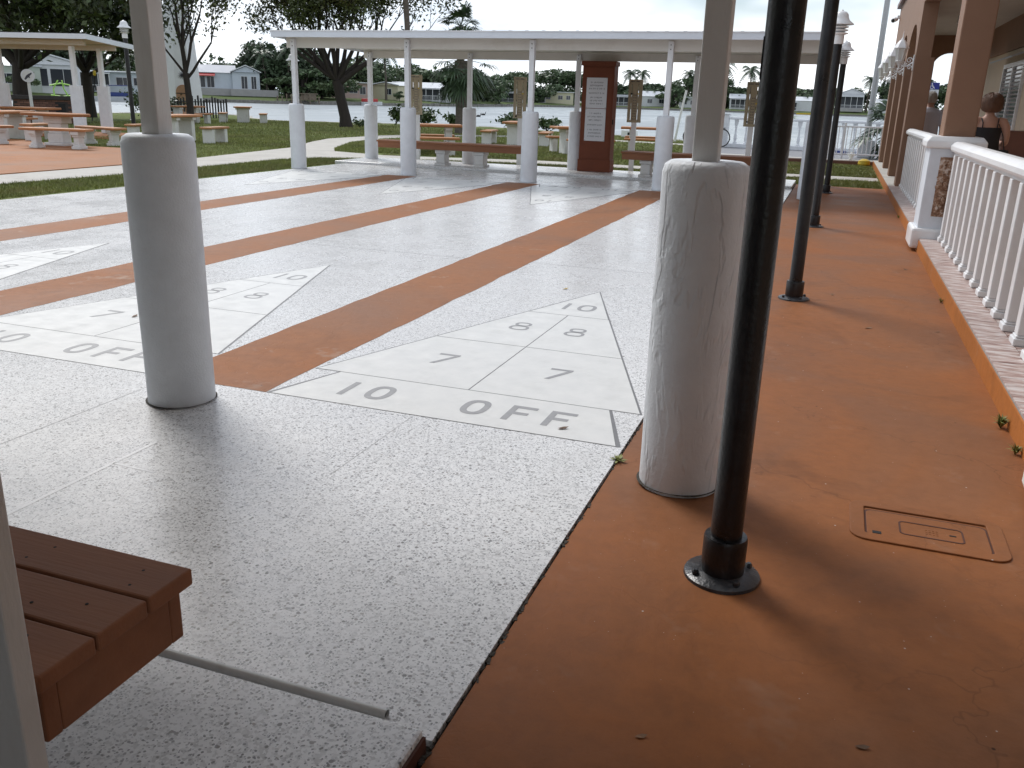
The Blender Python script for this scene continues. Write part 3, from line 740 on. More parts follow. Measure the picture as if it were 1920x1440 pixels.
# ================================================================== COURT SHELTERS
PX = [1.24-PITCH*k for k in range(5)]
def shelter(label, mirror):
    Y = (lambda y: LEN-y) if mirror else (lambda y: y)
    root = empty('court_shelter', (PX[2], Y(13.9), 0), label, 'shelter', 'shelters at the two ends of the court')
    def bx(m, x0, y0, z0, x1, y1, z1):
        a, b = sorted((Y(y0), Y(y1))); return m.box(x0, a, z0, x1, b, z1)
    x0, x1 = -8.86, 1.45
    # roof deck: low shed roof sloping to the back
    m = MB()
    prof = [(11.86,2.535),(15.78,2.42),(15.78,2.455),(11.86,2.575)]
    m.v = [(x0+.02, Y(y), z) for y, z in prof]+[(x1-.02, Y(y), z) for y, z in prof]
    m.f = [(0,1,5,4),(1,2,6,5),(2,3,7,6),(3,0,4,7),(3,2,1,0),(4,5,6,7)]
    if mirror: m.f = [f[::-1] for f in m.f]
    roof = m.build('roof', 'soffit', root)
    # ribbed metal top and fascia
    m = MB(); nx = 34
    for i in range(nx):
        xa = x0+(x1-x0)*i/nx; xb = xa+(x1-x0)/nx*.18
        pr = [(11.80,2.577),(15.82,2.458),(15.82,2.478),(11.80,2.597)]
        b = len(m.v); m.v += [(xa, Y(y), z) for y, z in pr]+[(xb, Y(y), z) for y, z in pr]
        fs = [(0,1,5,4),(1,2,6,5),(2,3,7,6),(3,0,4,7),(3,2,1,0),(4,5,6,7)]
        m.f += [tuple(b+i_ for i_ in (f[::-1] if mirror else f)) for f in fs]
    tag(m.build('roof_ribs', 'roof_white', roof), kind='stuff')
    m = MB(); bx(m, x0,11.80,2.465,x1,11.86,2.58); m.build('fascia', 'fascia', roof, bevel=.006)
    m = MB(); bx(m, x0-.01,11.785,2.572,x1+.01,11.865,2.588); m.build('drip_edge', 'roof_white', roof)
    m = MB(); bx(m, x0,15.78,2.38,x1,15.82,2.47); m.build('fascia', 'fascia', roof, bevel=.006)
    for xe in (x0, x1-.03):
        m = MB(); pr = [(11.86,2.465),(15.78,2.375),(15.78,2.46),(11.86,2.578)]
        m.v = [(xe, Y(y), z) for y, z in pr]+[(xe+.03, Y(y), z) for y, z in pr]
        m.f = [(f[::-1] if mirror else f) for f in [(0,1,5,4),(1,2,6,5),(2,3,7,6),(3,0,4,7),(3,2,1,0),(4,5,6,7)]]
        m.build('side_fascia', 'fascia', roof)
    m = MB(); bx(m, -8.80,12.225,2.30,1.40,12.285,2.52); m.build('beam', 'soffit', root, bevel=.004)
    m = MB(); bx(m, -8.80,15.30,2.265,1.40,15.36,2.425); m.build('beam', 'soffit', root, bevel=.004)
    for k in range(5):
        for (yy, zt, zb) in ((12.137 if mirror else 12.2, 2.46, 0.0), (15.25, 2.385, 0.05)):
            if mirror and k == 0 and yy > 13: continue      # the board post carries this corner
            near_right = mirror and k == 0 and yy < 13
            px_, py_ = PX[k]-(.035 if near_right else 0), Y(yy)
            m = MB()
            if near_right: m.box(px_-.045-.005, py_-.045, 1.2, px_+.045-.005, py_+.045, zt)
            else: m.obox((px_, py_, (1.2+zt)/2), (.047, .047, (zt-1.2)/2), 0.0)
            po = m.build('post', 'post_paint' if mirror else 'white_paint', root, bevel=.006)
            bz = (2.40, 2.33) if yy < 13 else (2.365, 2.30)
            for zz in bz:
                s_ = -1 if not mirror else 1
                MB().tube([(px_, py_+s_*.046, zz),(px_, py_+s_*.053, zz)], .009, 8).build('bolt', 'dark', po)
            # concrete-filled cylinder base, slightly lumpy, rounded top edge
            rr = random.Random(100+k*7+int(yy)+(50 if mirror else 0))
            rad = .152 if (not mirror) else .157
            nseg = 40; zs = [zb-.02, zb+.15, .35, .55, .75, .95, 1.12, 1.215, 1.243, 1.256]
            m = MB(); am = .0035 if near_right else .002
            seedv = rr.uniform(0, 50)
            for i, z in enumerate(zs):
                rk = rad - (.028 if i == len(zs)-1 else (.008 if i == len(zs)-2 else 0))
                for j in range(nseg):
                    a = 2*PI*j/nseg
                    r_ = rk + am*mnoise.noise(Vector((math.cos(a)*1.3+seedv, math.sin(a)*1.3, z*2.2)))*2
                    m.v.append((px_+r_*math.cos(a), py_+r_*math.sin(a), z))
            for i in range(len(zs)-1):
                for j in range(nseg):
                    j2=(j+1)%nseg; m.f.append((i*nseg+j, i*nseg+j2, (i+1)*nseg+j2, (i+1)*nseg+j))
            m.f.append(tuple((len(zs)-1)*nseg+j for j in range(nseg)))
            m.build('post_base', 'stucco_peeling' if near_right else ('stucco_white' if mirror else 'stucco_far'), root, smooth=True, sharp=50)
            # dark mastic ring of grime at the foot
            if zb == 0.0:
                m = MB(); ns = 36
                for j in range(ns):
                    a = 2*PI*j/ns; ro = rad+max(.001,.011*mnoise.noise(Vector((math.cos(a)*2+k,math.sin(a)*2,3.3)))+.010)
                    m.v += [(px_+(rad-.01)*math.cos(a), py_+(rad-.012)*math.sin(a), .0125),(px_+ro*math.cos(a), py_+ro*math.sin(a), .0118)]
                for j in range(ns):
                    j2=(j+1)%ns; m.f.append((2*j,2*j+1,2*j2+1,2*j2))
                m.build('foot_grime', 'gap_dirt' if mirror else 'joint', root)
    return root
shelter('long white flat-roofed shelter on round posts beyond the court', False)
shelter('white shelter over the foreground, peeling round-based posts framing the court', True)

# ================================================================== BENCHES ON THE SLABS
def slab_bench(label, x0, x1, ya, yb, top, nplank, legs, cat='bench'):
    """plank seat over a box apron on stubby white pedestal legs"""
    root = empty('plank_bench', ((x0+x1)/2, (ya+yb)/2, 0.05), label, cat, 'plank benches under the shelters')
    w = (yb-ya)/nplank
    for i in range(nplank):
        MB().box(x0, ya+i*w+.0028, top-.036, x1, ya+(i+1)*w-.0028, top+(.001*i)).build('plank', 'bench_wood', root, bevel=.005)
    zt = top-.0365; zb = top-.155
    MB().box(x0+.022, ya+.02, zb, x1-.022, ya+.055, zt).build('apron', 'bench_wood', root, bevel=.004)
    MB().box(x0+.022, yb-.055, zb, x1-.022, yb-.02, zt).build('apron', 'bench_wood', root, bevel=.004)
    for xe in (x0+.022, x1-.057):
        MB().box(xe, ya+.0552, zb+.001, xe+.035, yb-.0552, zt).build('apron', 'bench_wood', root, bevel=.003)
    for lx in legs:
        m = MB(); ym = (ya+yb)/2
        for (z0, z1, hx, hy) in ((.05,.10,.13,.17),(.10,.30,.10,.13),(.30,zb,.12,.155)):
            m.box(lx-hx, ym-hy, z0, lx+hx, ym+hy, z1-.0005)
        m.build('leg', 'concrete_leg', root, bevel=.012)
    return root
b = slab_bench('brown plank bench end close to the camera, lower left corner', -3.1, 0.495, -2.625, -2.232, 0.5, 3, (-2.4, -0.75))
# screw heads on the near planks
mb = MB()
for (x, y) in ((.41,-2.28),(.425,-2.335),(.17,-2.275),(.15,-2.33),(.40,-2.42),(.30,-2.455),(.38,-2.54),(.22,-2.58)): mb.tube([(x, y, .4995),(x, y, .5022)], .0034, 8)
tag(mb.build('screw', 'dark', b), kind='stuff')
slab_bench('long brown bench on white legs left of the cabinet', -7.95, -4.55, 14.25, 14.70, 0.53, 3, (-6.45, -5.55))
slab_bench('long brown bench right of the cabinet, behind the thick near post', -2.45, 0.72, 14.25, 14.70, 0.53, 3, (-1.95, 0.0))

# white board post rising beside the near bench
MBp = MB().box(.40, -2.70, 0.05, .54, -2.662, 2.36)
tag(MBp.build('board_post', 'post_paint', origin=(.47,-2.68,.05), bevel=.004), 'white painted board post at the left edge beside the near bench', 'post')

# ================================================================== CABINET
root = empty('storage_cabinet', (-3.16,15.05,.055), 'tall rust-brown cabinet with white rules boards under the far shelter', 'cabinet')
MB().box(-3.50,14.90,.055,-2.83,15.22,2.20).build('body', 'cabinet_paint', root, bevel=.006)
MB().box(-3.52,14.885,.055,-2.815,15.235,.30).build('plinth', 'cabinet_paint', root, bevel=.008)
MB().box(-3.53,14.875,2.16,-2.805,15.245,2.25).build('cornice', 'cabinet_paint', root, bevel=.01)
MB().box(-3.47,14.890,.33,-2.86,14.8995,2.13).build('door', 'cabinet_paint', root, bevel=.003)
MB().box(-2.8295,14.93,1.02,-2.815,14.98,1.12).build('hasp', 'dark', root, bevel=.004)
rnd = random.Random(21)
for (z0, z1, nl) in ((1.335,1.93,7),(.68,1.325,7)):
    pn = MB().box(-3.40,14.880,z0,-2.965,14.8895,z1).build('rules_board', 'sign_white', root, bevel=.002)
    m = MB(); lh = (z1-z0-.14)/7.6
    z = z1-.08
    for i in range(nl):
        wd = rnd.uniform(.24,.34); x = -3.1825-wd/2
        while x < -3.1825+wd/2:
            cw = rnd.choice((.008,.011,.013)); hh = rnd.uniform(.6,1.0)*.034
            m.box(x, 14.8787, z-hh, x+cw*.45, 14.8802, z)
            if rnd.random() < .5: m.box(x+cw*.45, 14.8787, z-.006, x+cw, 14.8802, z)
            if rnd.random() < .4: m.box(x+cw*.45, 14.8787, z-hh*.6, x+cw*.9, 14.8802, z-hh*.6+.005)
            x += cw+.006
            if rnd.random() < .16: x += .018
        z -= lh*(1.45 if i in (2,3) else 1)
    tag(m.build('lettering', 'ink', pn), kind='stuff')
    for xx in (-3.385,-2.98):
        for zz in (z0+.015, z1-.015):
            MB().tube([(xx,14.8803,zz),(xx,14.877,zz)], .006, 8).build('screw', 'dark', pn)

# ================================================================== SCOREBOARDS
def scoreboard(x, y, label, mk, zb=-0.02):
    root = empty('scoreboard', (x, y, zb), label, 'scoreboard', 'scoreboards behind the far benches')
    MB().box(x-.052, y, zb, x+.052, y+.06, 1.13).build('post', 'white_paint', root, bevel=.004)
    zl, zh = 1.06, 1.93
    yf = y-.02
    bd = MB().box(x-.15, yf-.012, zl, x-.085, yf, zh-.0).build('board', 'ply_tan', root, bevel=.002)
    MB().box(x-.071, yf-.012, zl+.0, x+.060, yf, zh).build('board', 'ply_tan', root, bevel=.002)
    MB().box(x+.072, yf-.012, zl, x+.15, yf, zh).build('board', 'ply_tan', root, bevel=.002)
    MB().box(x-.152, yf-.020, zh-.07, x+.152, yf-.0125, zh+.004).build('header_board', 'ply_tan', root, bevel=.002)
    MB().box(x-.150, yf+.0005, zl, x+.150, yf+.014, zl+.05).build('back_batten', 'ply_tan', root)
    MB().box(x-.150, yf+.0005, 1.46, x+.150, yf+.014, 1.58).build('back_batten', 'ply_tan', root)
    MB().box(x-.150, yf+.0005, zh-.09, x+.150, yf+.014, zh-.02).build('back_batten', 'ply_tan', root)
    m = MB(); rr = random.Random(int(x*10))
    for (xa, xb) in ((x-.11, x-.02),(x+.01, x+.09)):
        xx = xa
        while xx < xb:
            m.box(xx, yf-.0215, zh-.05, xx+.007, yf-.0202, zh-.05+rr.uniform(.018,.03)); xx += rr.choice((.012,.015))
        m.box(xa, yf-.0215, zh-.04, xb, yf-.0202, zh-.034)
    for i in range(10):
        z = 1.12+.054*i
        m.box(x-.028, yf-.0135, z, x-.018, yf-.0122, z+.026); m.box(x-.008, yf-.0135, z+.002, x+.022, yf-.0122, z+.008); m.box(x-.008, yf-.0135, z+.019, x+.022, yf-.0122, z+.024)
        m.box(x+.022, yf-.0135, z+.002, x+.027, yf-.0122, z+.024)
    m.box(x-.045, yf-.0135, 1.11, x-.041, yf-.0122, 1.66); m.box(x+.040, yf-.0135, 1.11, x+.044, yf-.0122, 1.66)
    tag(m.build('scale_marks', 'ink', root), kind='stuff')
    MB().box(x-.098, yf-.03, mk[0], x-.058, yf-.013, mk[0]+.028).build('marker', 'dark', root, bevel=.004)
    MB().box(x+.050, yf-.03, mk[1], x+.088, yf-.013, mk[1]+.028).build('marker', 'yellow_plastic', root, bevel=.004)
    return root
scoreboard(-7.72, 15.82, 'leftmost tan scoreboard on a white post behind the long bench', (1.63,1.63))
scoreboard(-5.17, 15.82, 'tan scoreboard beside the middle front post, marker low', (1.09,1.57))
scoreboard(-2.57, 15.82, 'tan scoreboard with daylight in its slots, right of the cabinet', (1.63,1.63))
scoreboard(-0.12, 15.82, 'tan scoreboard half hidden behind the nearest black pole', (1.14,1.5))

# ================================================================== LAMP POSTS
def lamp_post(x, y, label, black=True, h=2.2, head=1.0, r=.05, group='black lamp posts along the walkway', z0=0.0):
    root = empty('lamp_post', (x, y, z0), label, 'lamp post', group)
    pm = 'black_paint' if black else 'lamp_white'
    MB().lathe([(r,.0),(r,h)], (x,y,z0), 24).build('pole', pm, root, smooth=True)
    MB().lathe([(.066,0),(.069,.01),(.069,.135),(.066,.145),(r-.002,.146)], (x,y,z0), 24).build('collar', pm, root, smooth=True)
    MB().lathe([(.122,0),(.120,.010),(.112,.014),(.075,.022),(.066,.024)], (x,y,z0), 28).build('flange', 'flange_paint' if black else pm, root, smooth=True)
    for a_ in range(4):
        MB().lathe([(.011,.018),(.011,.028),(.007,.034)], (x+.095*math.cos(a_*PI/2+.6), y+.095*math.sin(a_*PI/2+.6), z0), 6).build('bolt', 'flange_paint' if black else pm, root)
    k = head; s = h
    hd = MB().lathe([(.055*k,s),(.062*k,s+.003),(.062*k,s+.10*k),(.055*k,s+.105*k)], (x,y,z0), 20).build('lamp_head', 'lamp_white', root, smooth=True)
    for i in range(3):
        zz = s+(.105+.036*i)*k
        MB().lathe([(.062*k,zz),(.098*k,zz+.012*k),(.104*k,zz+.022*k),(.066*k,zz+.030*k)], (x,y,z0), 22).build('louvre', 'lamp_white', hd, smooth=True)
    zz = s+.215*k
    MB().lathe([(.07*k,zz),(.155*k,zz+.005*k),(.152*k,zz+.014*k),(.10*k,zz+.055*k),(.085*k,zz+.085*k),(.078*k,zz+.12*k),(.055*k,zz+.148*k),(.02*k,zz+.158*k),(.012*k,zz+.172*k),(.001,zz+.175*k)], (x,y,z0), 24).build('lamp_cap', 'lamp_white', hd, smooth=True)
    return root
lp = lamp_post(1.465,-0.93,'thick black pole nearest the camera, round flange on the walkway')
# narrow hand-hole on its court side
hh = MB().obox((1.465-.0485,-.93-.010,1.57), (.0022,.006,.055)).build('hand_hole', 'dark', lp, bevel=.002)
lamp_post(1.46,3.69,'second black lamp post from the camera, beside the court edge')
lamp_post(1.47,8.5,'third black lamp post from the camera, white cap showing')
lamp_post(1.53,13.64,'farthest black lamp post, near the end of the walkway')
lamp_post(-22.62,23.05,'tall black lamp post with white cap seen left of the near white post', True, 3.16, 1.55, .075, group='lamp posts on the lawn', z0=-.02)
lamp_post(-31.4,32.6,'slim white lamp post by the lakeside bush', False, 2.2, 1.2, .06, group='lamp posts on the lawn', z0=-.02)
lamp_post(-26.8,39.9,'white lamp post hidden behind the far shelter corner post', False, 2.65, 2.3, .06, group='lamp posts on the lawn', z0=-.02)

# ================================================================== PORCH BUILDING
LZ = 0.14        # ledge / porch floor level
root = empty('porch_building', (3.5, 8.0, 0), 'brown stucco building with an arcaded porch along the walkway', 'building')
BLD = root
MB().box(2.70,-6.5,-0.1,7.5,23.3,LZ-.004).build('porch_slab', 'porch_floor', root)
kerb = MB().box(2.585,-6.5,-0.1,2.699,23.3,LZ-.008).build('kerb', 'kerb_paint', root, bevel=.008)
bed = MB().box(2.588,-6.5,LZ-.0079,2.955,23.3,LZ-.002).build('ledge', 'tile_grout', root)
tm = None
for row in range(2):
    xw = .178; xa = 2.592+row*(xw+.005)
    k = 0; y = 0.20
    while y < 14.2:
        yl = .150
        if tm is None:
            o = MB().box(xa, y, LZ-.0022, xa+xw, y+yl, LZ+.004).build('tile', 'tile', bed, origin=(xa,y,LZ))
            tm = o.data
        else:
            o = bpy.data.objects.new('tile', tm); COL.objects.link(o); o.parent = bed; o.location = Vector((xa,y,LZ))-wloc(bed)
        y += yl+.005; k += 1
MB().box(2.592,14.3,LZ-.0019,2.95,23.3,LZ+.002).build('worn_ledge', 'concrete_path', bed)
# back wall, ceiling, end wall with arch
MB().box(4.75,-6.5,LZ-.004,5.0,22.9,2.70).build('back_wall', 'stucco_beige', root)
MB().box(4.70,-6.5,2.70,5.0,22.9,3.36).build('upper_wall', 'stucco_brown', root)
MB().box(2.95,-6.5,3.34,4.70,22.9,3.42).build('ceiling', 'ceiling', root)
MB().box(2.62,-6.8,4.02,8.0,23.5,4.12).build('roof', 'brown_wood', root)
def arch_wall(axis, plane0, plane1, spans, z_top, ends, z_bot, mname, parent, name):
    """wall strip with arched openings; spans=[(a,b,spring,apex)] ; below the openings nothing"""
    m = MB()
    def quadstrip(pts_low, z1):
        for (a0, l0), (a1, l1) in zip(pts_low[:-1], pts_low[1:]):
            P = [(a0,l0),(a1,l1),(a1,z1),(a0,z1)]
            for pl, flip in (((plane0, False),(plane1, True)) if abs(a1-a0) > 1e-6 else ()):
                q = [((pl, a, z) if axis == 'y' else (a, pl, z)) for a, z in P]
                if (axis == 'y') != flip: q = q[::-1]
                m.poly(q)
            q = [((plane0,a0,l0) if axis=='y' else (a0,plane0,l0)), ((plane1,a0,l0) if axis=='y' else (a0,plane1,l0)), ((plane1,a1,l1) if axis=='y' else (a1,plane1,l1)), ((plane0,a1,l1) if axis=='y' else (a1,plane0,l1))]
            m.poly(q)
    pts = [(ends[0], z_bot)]
    for (a, b, sp, ap) in spans:
        pts.append((a, z_bot)); n = 18
        for i in range(n+1):
            t = PI*i/n; pts.append(((a+b)/2-(b-a)/2*math.cos(t), sp+(ap-sp)*math.sin(t)))
        pts.append((b, z_bot))
    pts.append((ends[1], z_bot))
    quadstrip(pts, z_top)
    for e in ends:
        q = [((plane0,e,z_bot) if axis=='y' else (e,plane0,z_bot)), ((plane1,e,z_bot) if axis=='y' else (e,plane1,z_bot)), ((plane1,e,z_top) if axis=='y' else (e,plane1,z_top)), ((plane0,e,z_top) if axis=='y' else (e,plane0,z_top))]
        m.poly(q)
    return m.build(name, mname, parent)
cols = [14.25, 17.0, 19.75, 22.5]
arch_wall('y', 2.705, 2.95, [(14.68,17.0,2.35,3.02),(17.42,19.75,2.35,3.02),(20.17,22.5,2.35,3.02)], 4.02, (14.25,23.3), 2.352, 'stucco_brown', root, 'arcade_wall')
MB().box(2.705,-6.5,3.25,2.95,14.248,4.02).build('lintel_wall', 'stucco_brown', root)
arch_wall('x', 22.9, 23.28, [(3.62,4.55,2.45,2.93)], 4.02, (2.951,5.0), LZ, 'stucco_brown', root, 'end_wall')
for y in cols:
    MB().box(2.70,y,LZ,3.02,y+.43,2.36).build('column', 'stucco_brown', root, bevel=.012)
for y in (-0.24, 7.12):
    MB().box(2.665,y-.02,1.19,2.975,y+.40,3.26).build('column', 'stucco_brown', root, bevel=.012)
# masonry pillars with stone inlay
for y in (-0.36, 6.98):
    m = MB().box(2.555,y,LZ-.01,3.08,y+.52,1.09)
    p_ = m.build('pillar', 'stucco_white', root, bevel=.012)
    MB().box(2.50,y-.05,.03,3.10,y+.57,LZ+.11).build('pillar_foot', 'rail_paint', root, bevel=.03)
    m = MB(); m.lathe([(.39,1.085),(.41,1.10),(.41,1.16),(.35,1.21)], ((2.50+3.1)/2, y+.26, 0), 4, off=PI/4)
    m.build('pillar_cap', 'rail_paint', root, bevel=.01)
    rr = random.Random(int(y*9))
    m = MB(); n = 0
    for zz in [ .42+.052*i for i in range(11)]:
        for xx in [2.70+.06*j for j in range(5)]:
            if rr.random() < .88:
                cx_, cz_ = xx+rr.uniform(-.02,.02), zz+rr.uniform(-.015,.015); k = 7; r_ = rr.uniform(.022,.036)
                pts = []
                for i in range(k):
                    a = 2*PI*i/k; q = r_*rr.uniform(.7,1.2); pts.append((cx_+q*math.cos(a), cz_+q*math.sin(a)))
                b0 = len(m.v); yo = y-.003; yi = y-.012-rr.uniform(0,.008)
                m.v += [(px_,yo,pz_) for px_,pz_ in pts]+[(cx_+(px_-cx_)*.7,yi,cz_+(pz_-cz_)*.7) for px_,pz_ in pts]
                for i in range(k):
                    j=(i+1)%k; m.f.append((b0+j,b0+i,b0+k+i,b0+k+j))
                m.f.append(tuple(b0+k+i for i in range(k)))
    MB().box(2.67,y-.004,.38,2.99,y+.01,1.0).build('inlay_bed', 'inlay_stone', p_)
    tag(m.build('inlay_stones', 'inlay_stone', p_), kind='stuff')
# unseen wing added behind the camera so its wall and eave darken the foreground
MB().box(-14.0,-7.2,-.1,2.58,-6.9,3.6).build('shading_wing_wall', 'wall_grey_stucco', root)
MB().box(-14.2,-7.6,2.85,2.60,-3.95,3.0).build('shading_wing_eave', 'wall_grey_stucco', root)
# louvred window on the back wall
wn = MB().box(4.735,16.2,.95,4.749,18.4,2.36).build('window', 'window_glass', root)
MB().box(4.70,16.1,2.36,4.749,18.5,2.44).build('frame', 'white_paint', wn)
MB().box(4.70,16.1,.86,4.749,18.5,.949).build('sill', 'white_paint', wn)
for ye in (16.1, 17.27, 18.42):
    MB().box(4.70,ye,.95,4.749,ye+.08,2.358).build('frame', 'white_paint', wn)
sm = None
for (ya, yb) in ((16.19,17.26),(17.36,18.41)):
    for i in range(18):
        z = 1.0+.075*i
        MB().obox((4.722,(ya+yb)/2,z), (.022,(yb-ya)/2,.003), m=Matrix.Rotation(R(35),3,'Y')).build('slat', 'shutter', wn)
m = MB(); m.v = [(4.749,15.95,2.62),(4.749,18.65,2.62),(4.45,15.95,2.50),(4.45,18.65,2.50),(4.749,15.95,2.58),(4.749,18.65,2.58),(4.45,15.95,2.47),(4.45,18.65,2.47)]
m.f = [(0,1,3,2),(4,6,7,5),(2,3,7,6),(0,2,6,4),(1,5,7,3)]
m.build('window_hood', 'shutter', wn)
MB().lathe([(.16,3.20),(.17,3.26),(.15,3.339)], (3.75,17.8,0), 20).build('ceiling_light', 'white_paint', root, smooth=True)

tag(MB().box(-.25,-.35,0,.25,.35,1.05).build('litter_bin', 'brown_wood', bevel=.02), 'dark brown bin standing against the beige porch wall, right edge', 'bin').location = (4.45,13.9,LZ)

# ---- porch railings: every baluster its own part
bal_me = None
def porch_rail(y0, y1, step, label):
    global bal_me
    x = 2.83
    root = empty('porch_railing', (x, (y0+y1)/2, LZ), label, 'railing', 'white porch railings')
    m = MB(); pr = [(-.075,1.065),(.075,1.065),(.085,1.085),(.085,1.12),(.055,1.15),(.03,1.162),(-.03,1.162),(-.055,1.15),(-.085,1.12),(-.085,1.085)]
    m.v = [(x+a,y0,z) for a,z in pr]+[(x+a,y1,z) for a,z in pr]; k=len(pr)
    m.f = [tuple(range(k)), tuple(range(k,2*k))[::-1]]+[((i+1)%k,i,k+i,k+(i+1)%k) for i in range(k)]
    m.build('top_rail', 'rail_paint', root, smooth=True, sharp=25)
    MB().box(x-.04,y0,1.03,x+.04,y1,1.0645).build('under_rail', 'rail_paint', root)
    n = int(round((y1-y0)/step)); o = None
    for i in range(n):
        y = y0+(i+.5)*(y1-y0)/n
        if bal_me is None:
            m = MB(); z=LZ+.0045
            m.box(x-.072,y-.066,z,x+.072,y+.066,z+.045); m.box(x-.062,y-.056,z+.0455,x+.062,y+.056,z+.060); m.box(x-.055,y-.050,z+.0605,x+.055,y+.050,1.031)
            o = m.build('baluster', 'rail_paint', root, origin=(x,y,LZ), bevel=.008)
            bal_me = o
        else:
            o = bal_me.copy(); COL.objects.link(o); o.parent = root; o.location = Vector((x,y,LZ))-root.location
    return root
porch_rail(0.17, 6.97, .37, 'near white railing of square balusters along the tiled ledge')
porch_rail(7.53, 14.24, .37, 'farther white railing behind the stone-inlaid pillar')

# ---- wall lanterns on the column faces
def lantern():
    root = empty('wall_lantern', (0,0,0))
    # bracket with scrolls at origin on wall x=0, lantern hangs out to -x
    MB().box(-.015,-.05,-.16,.0,.05,.10).build('back_plate', 'lamp_white', root, bevel=.004)
    br = MB().tube([(-.01,0,-.02),(-.10,0,-.09),(-.18,0,-.09),(-.235,0,-.03)], .013, 8).build('bracket', 'lamp_white', root, smooth=True)
    for (cx_, cz_, r_, s0) in ((-.075,.005,.055,1),(-.15,-.035,.042,-1),(-.06,-.115,.04,1)):
        pts = [(cx_+r_*(1-i/22)*math.cos(s0*i*.42), 0, cz_+r_*(1-i/22)*math.sin(s0*i*.42)) for i in range(20)]
        MB().tube(pts, .008, 6).build('scroll', 'lamp_white', br, smooth=True)
    MB().lathe([(.012,-.16),(.02,-.14),(.012,-.12),(.022,-.08),(.05,-.03),(.075,-.01),(.06,.0)], (-.235,0,0), 12).build('cup', 'lamp_white', root, smooth=True)
    gl = MB().lathe([(.058,0),(.098,.20)], (-.235,0,0), 6).build('glass_body', 'lantern_glass', root)
    for j in range(6):
        a = 2*PI*j/6
        MB().tube([(-.235+.06*math.cos(a),.06*math.sin(a),0),(-.235+.10*math.cos(a),.10*math.sin(a),.20)], .007, 5).build('glazing_bar', 'lamp_white', gl)
    MB().lathe([(.10,.20),(.128,.205),(.125,.222),(.085,.29),(.05,.335),(.028,.35),(.03,.362),(.012,.375)], (-.235,0,0), 6).build('cap', 'lamp_white', root)
    MB().lathe([(.01,.37),(.016,.385),(.007,.40),(.012,.42),(.005,.44),(.003,.50)], (-.235,0,0), 8).build('finial', 'lamp_white', root, smooth=True)
    return root
L0 = lantern()
for i, (y, lb) in enumerate(((14.47,'white wall lantern nearest the camera on the brown columns'),(17.21,'second white wall lantern from the camera on the arcade'),(19.96,'third white wall lantern from the camera on the arcade'),(22.75,'farthest white wall lantern at the building corner'))):
    o = L0 if i == 0 else copy_tree(L0)
    o.location = (2.70, y, 2.31); tag(o, lb, 'wall lantern', 'lanterns on the arcade')
# security camera
root = empty('security_camera', (2.70,23.0,3.78), 'small white security camera on the far corner of the brown facade', 'camera')
MB().box(2.64,22.96,3.74,2.70,23.04,3.82).build('mount', 'lamp_white', root)
MB().tube([(2.62,23.05,3.74),(2.54,22.80,3.68)], .055, 14).build('housing', 'lamp_white', root, smooth=True)
MB().tube([(2.541,22.803,3.681),(2.536,22.786,3.677)], .04, 12).build('lens', 'dark', root)

# ================================================================== PEOPLE
def loft(m, secs, n=20):
    """secs: (cx,cy,z,rx,ry)"""
    b = len(m.v); k = len(secs)
    for (cx_,cy_,z,rx,ry) in secs:
        for j in range(n):
            a = 2*PI*j/n; m.v.append((cx_+rx*math.cos(a), cy_+ry*math.sin(a), z))
    for i in range(k-1):
        for j in range(n):
            j2=(j+1)%n; m.f.append((b+i*n+j,b+i*n+j2,b+(i+1)*n+j2,b+(i+1)*n+j))
    m.f.append(tuple(b+j for j in range(n))[::-1]); m.f.append(tuple(b+(k-1)*n+j for j in range(n)))
def fuse(m, name, mt, parent, vox=.011, it=6):
    o = m.build(name, mt, parent)
    r_ = o.modifiers.new('r','REMESH'); r_.mode='VOXEL'; r_.voxel_size=vox
    s_ = o.modifiers.new('s','SMOOTH'); s_.iterations=it; s_.factor=.5
    dg = bpy.context.evaluated_depsgraph_get(); dg.update()
    me = bpy.data.meshes.new_from_object(o.evaluated_get(dg)); o.modifiers.clear(); o.data = me
    me.materials.clear(); me.materials.append(MAT[mt])
    me.polygons.foreach_set('use_smooth',[True]*len(me.polygons))
    return o
def hand(m, w, d, s):
    """palm and five fingers from wrist w along d (unit), s=side"""
    w = Vector(w); d = Vector(d).normalized(); side = Vector((0,0,1)).cross(d).normalized()*s
    m.tube([w, w+d*.04, w+d*.085], [.026,.036,.03], 8)
    for i, (o_, l) in enumerate(((-.027,.062),(-.009,.075),(.009,.07),(.026,.055))):
        p0 = w+d*.075+side*o_; p1 = p0+d*l*.55+Vector((0,0,-.012)); p2 = p1+d*l*.3+Vector((0,0,-.03))
        m.tube([p0,p1,p2],[.0095,.009,.008],6)
    p0 = w+d*.03-side*.03; m.tube([p0,p0+d*.03-side*.025,p0+d*.06-side*.03],[.012,.011,.009],6)

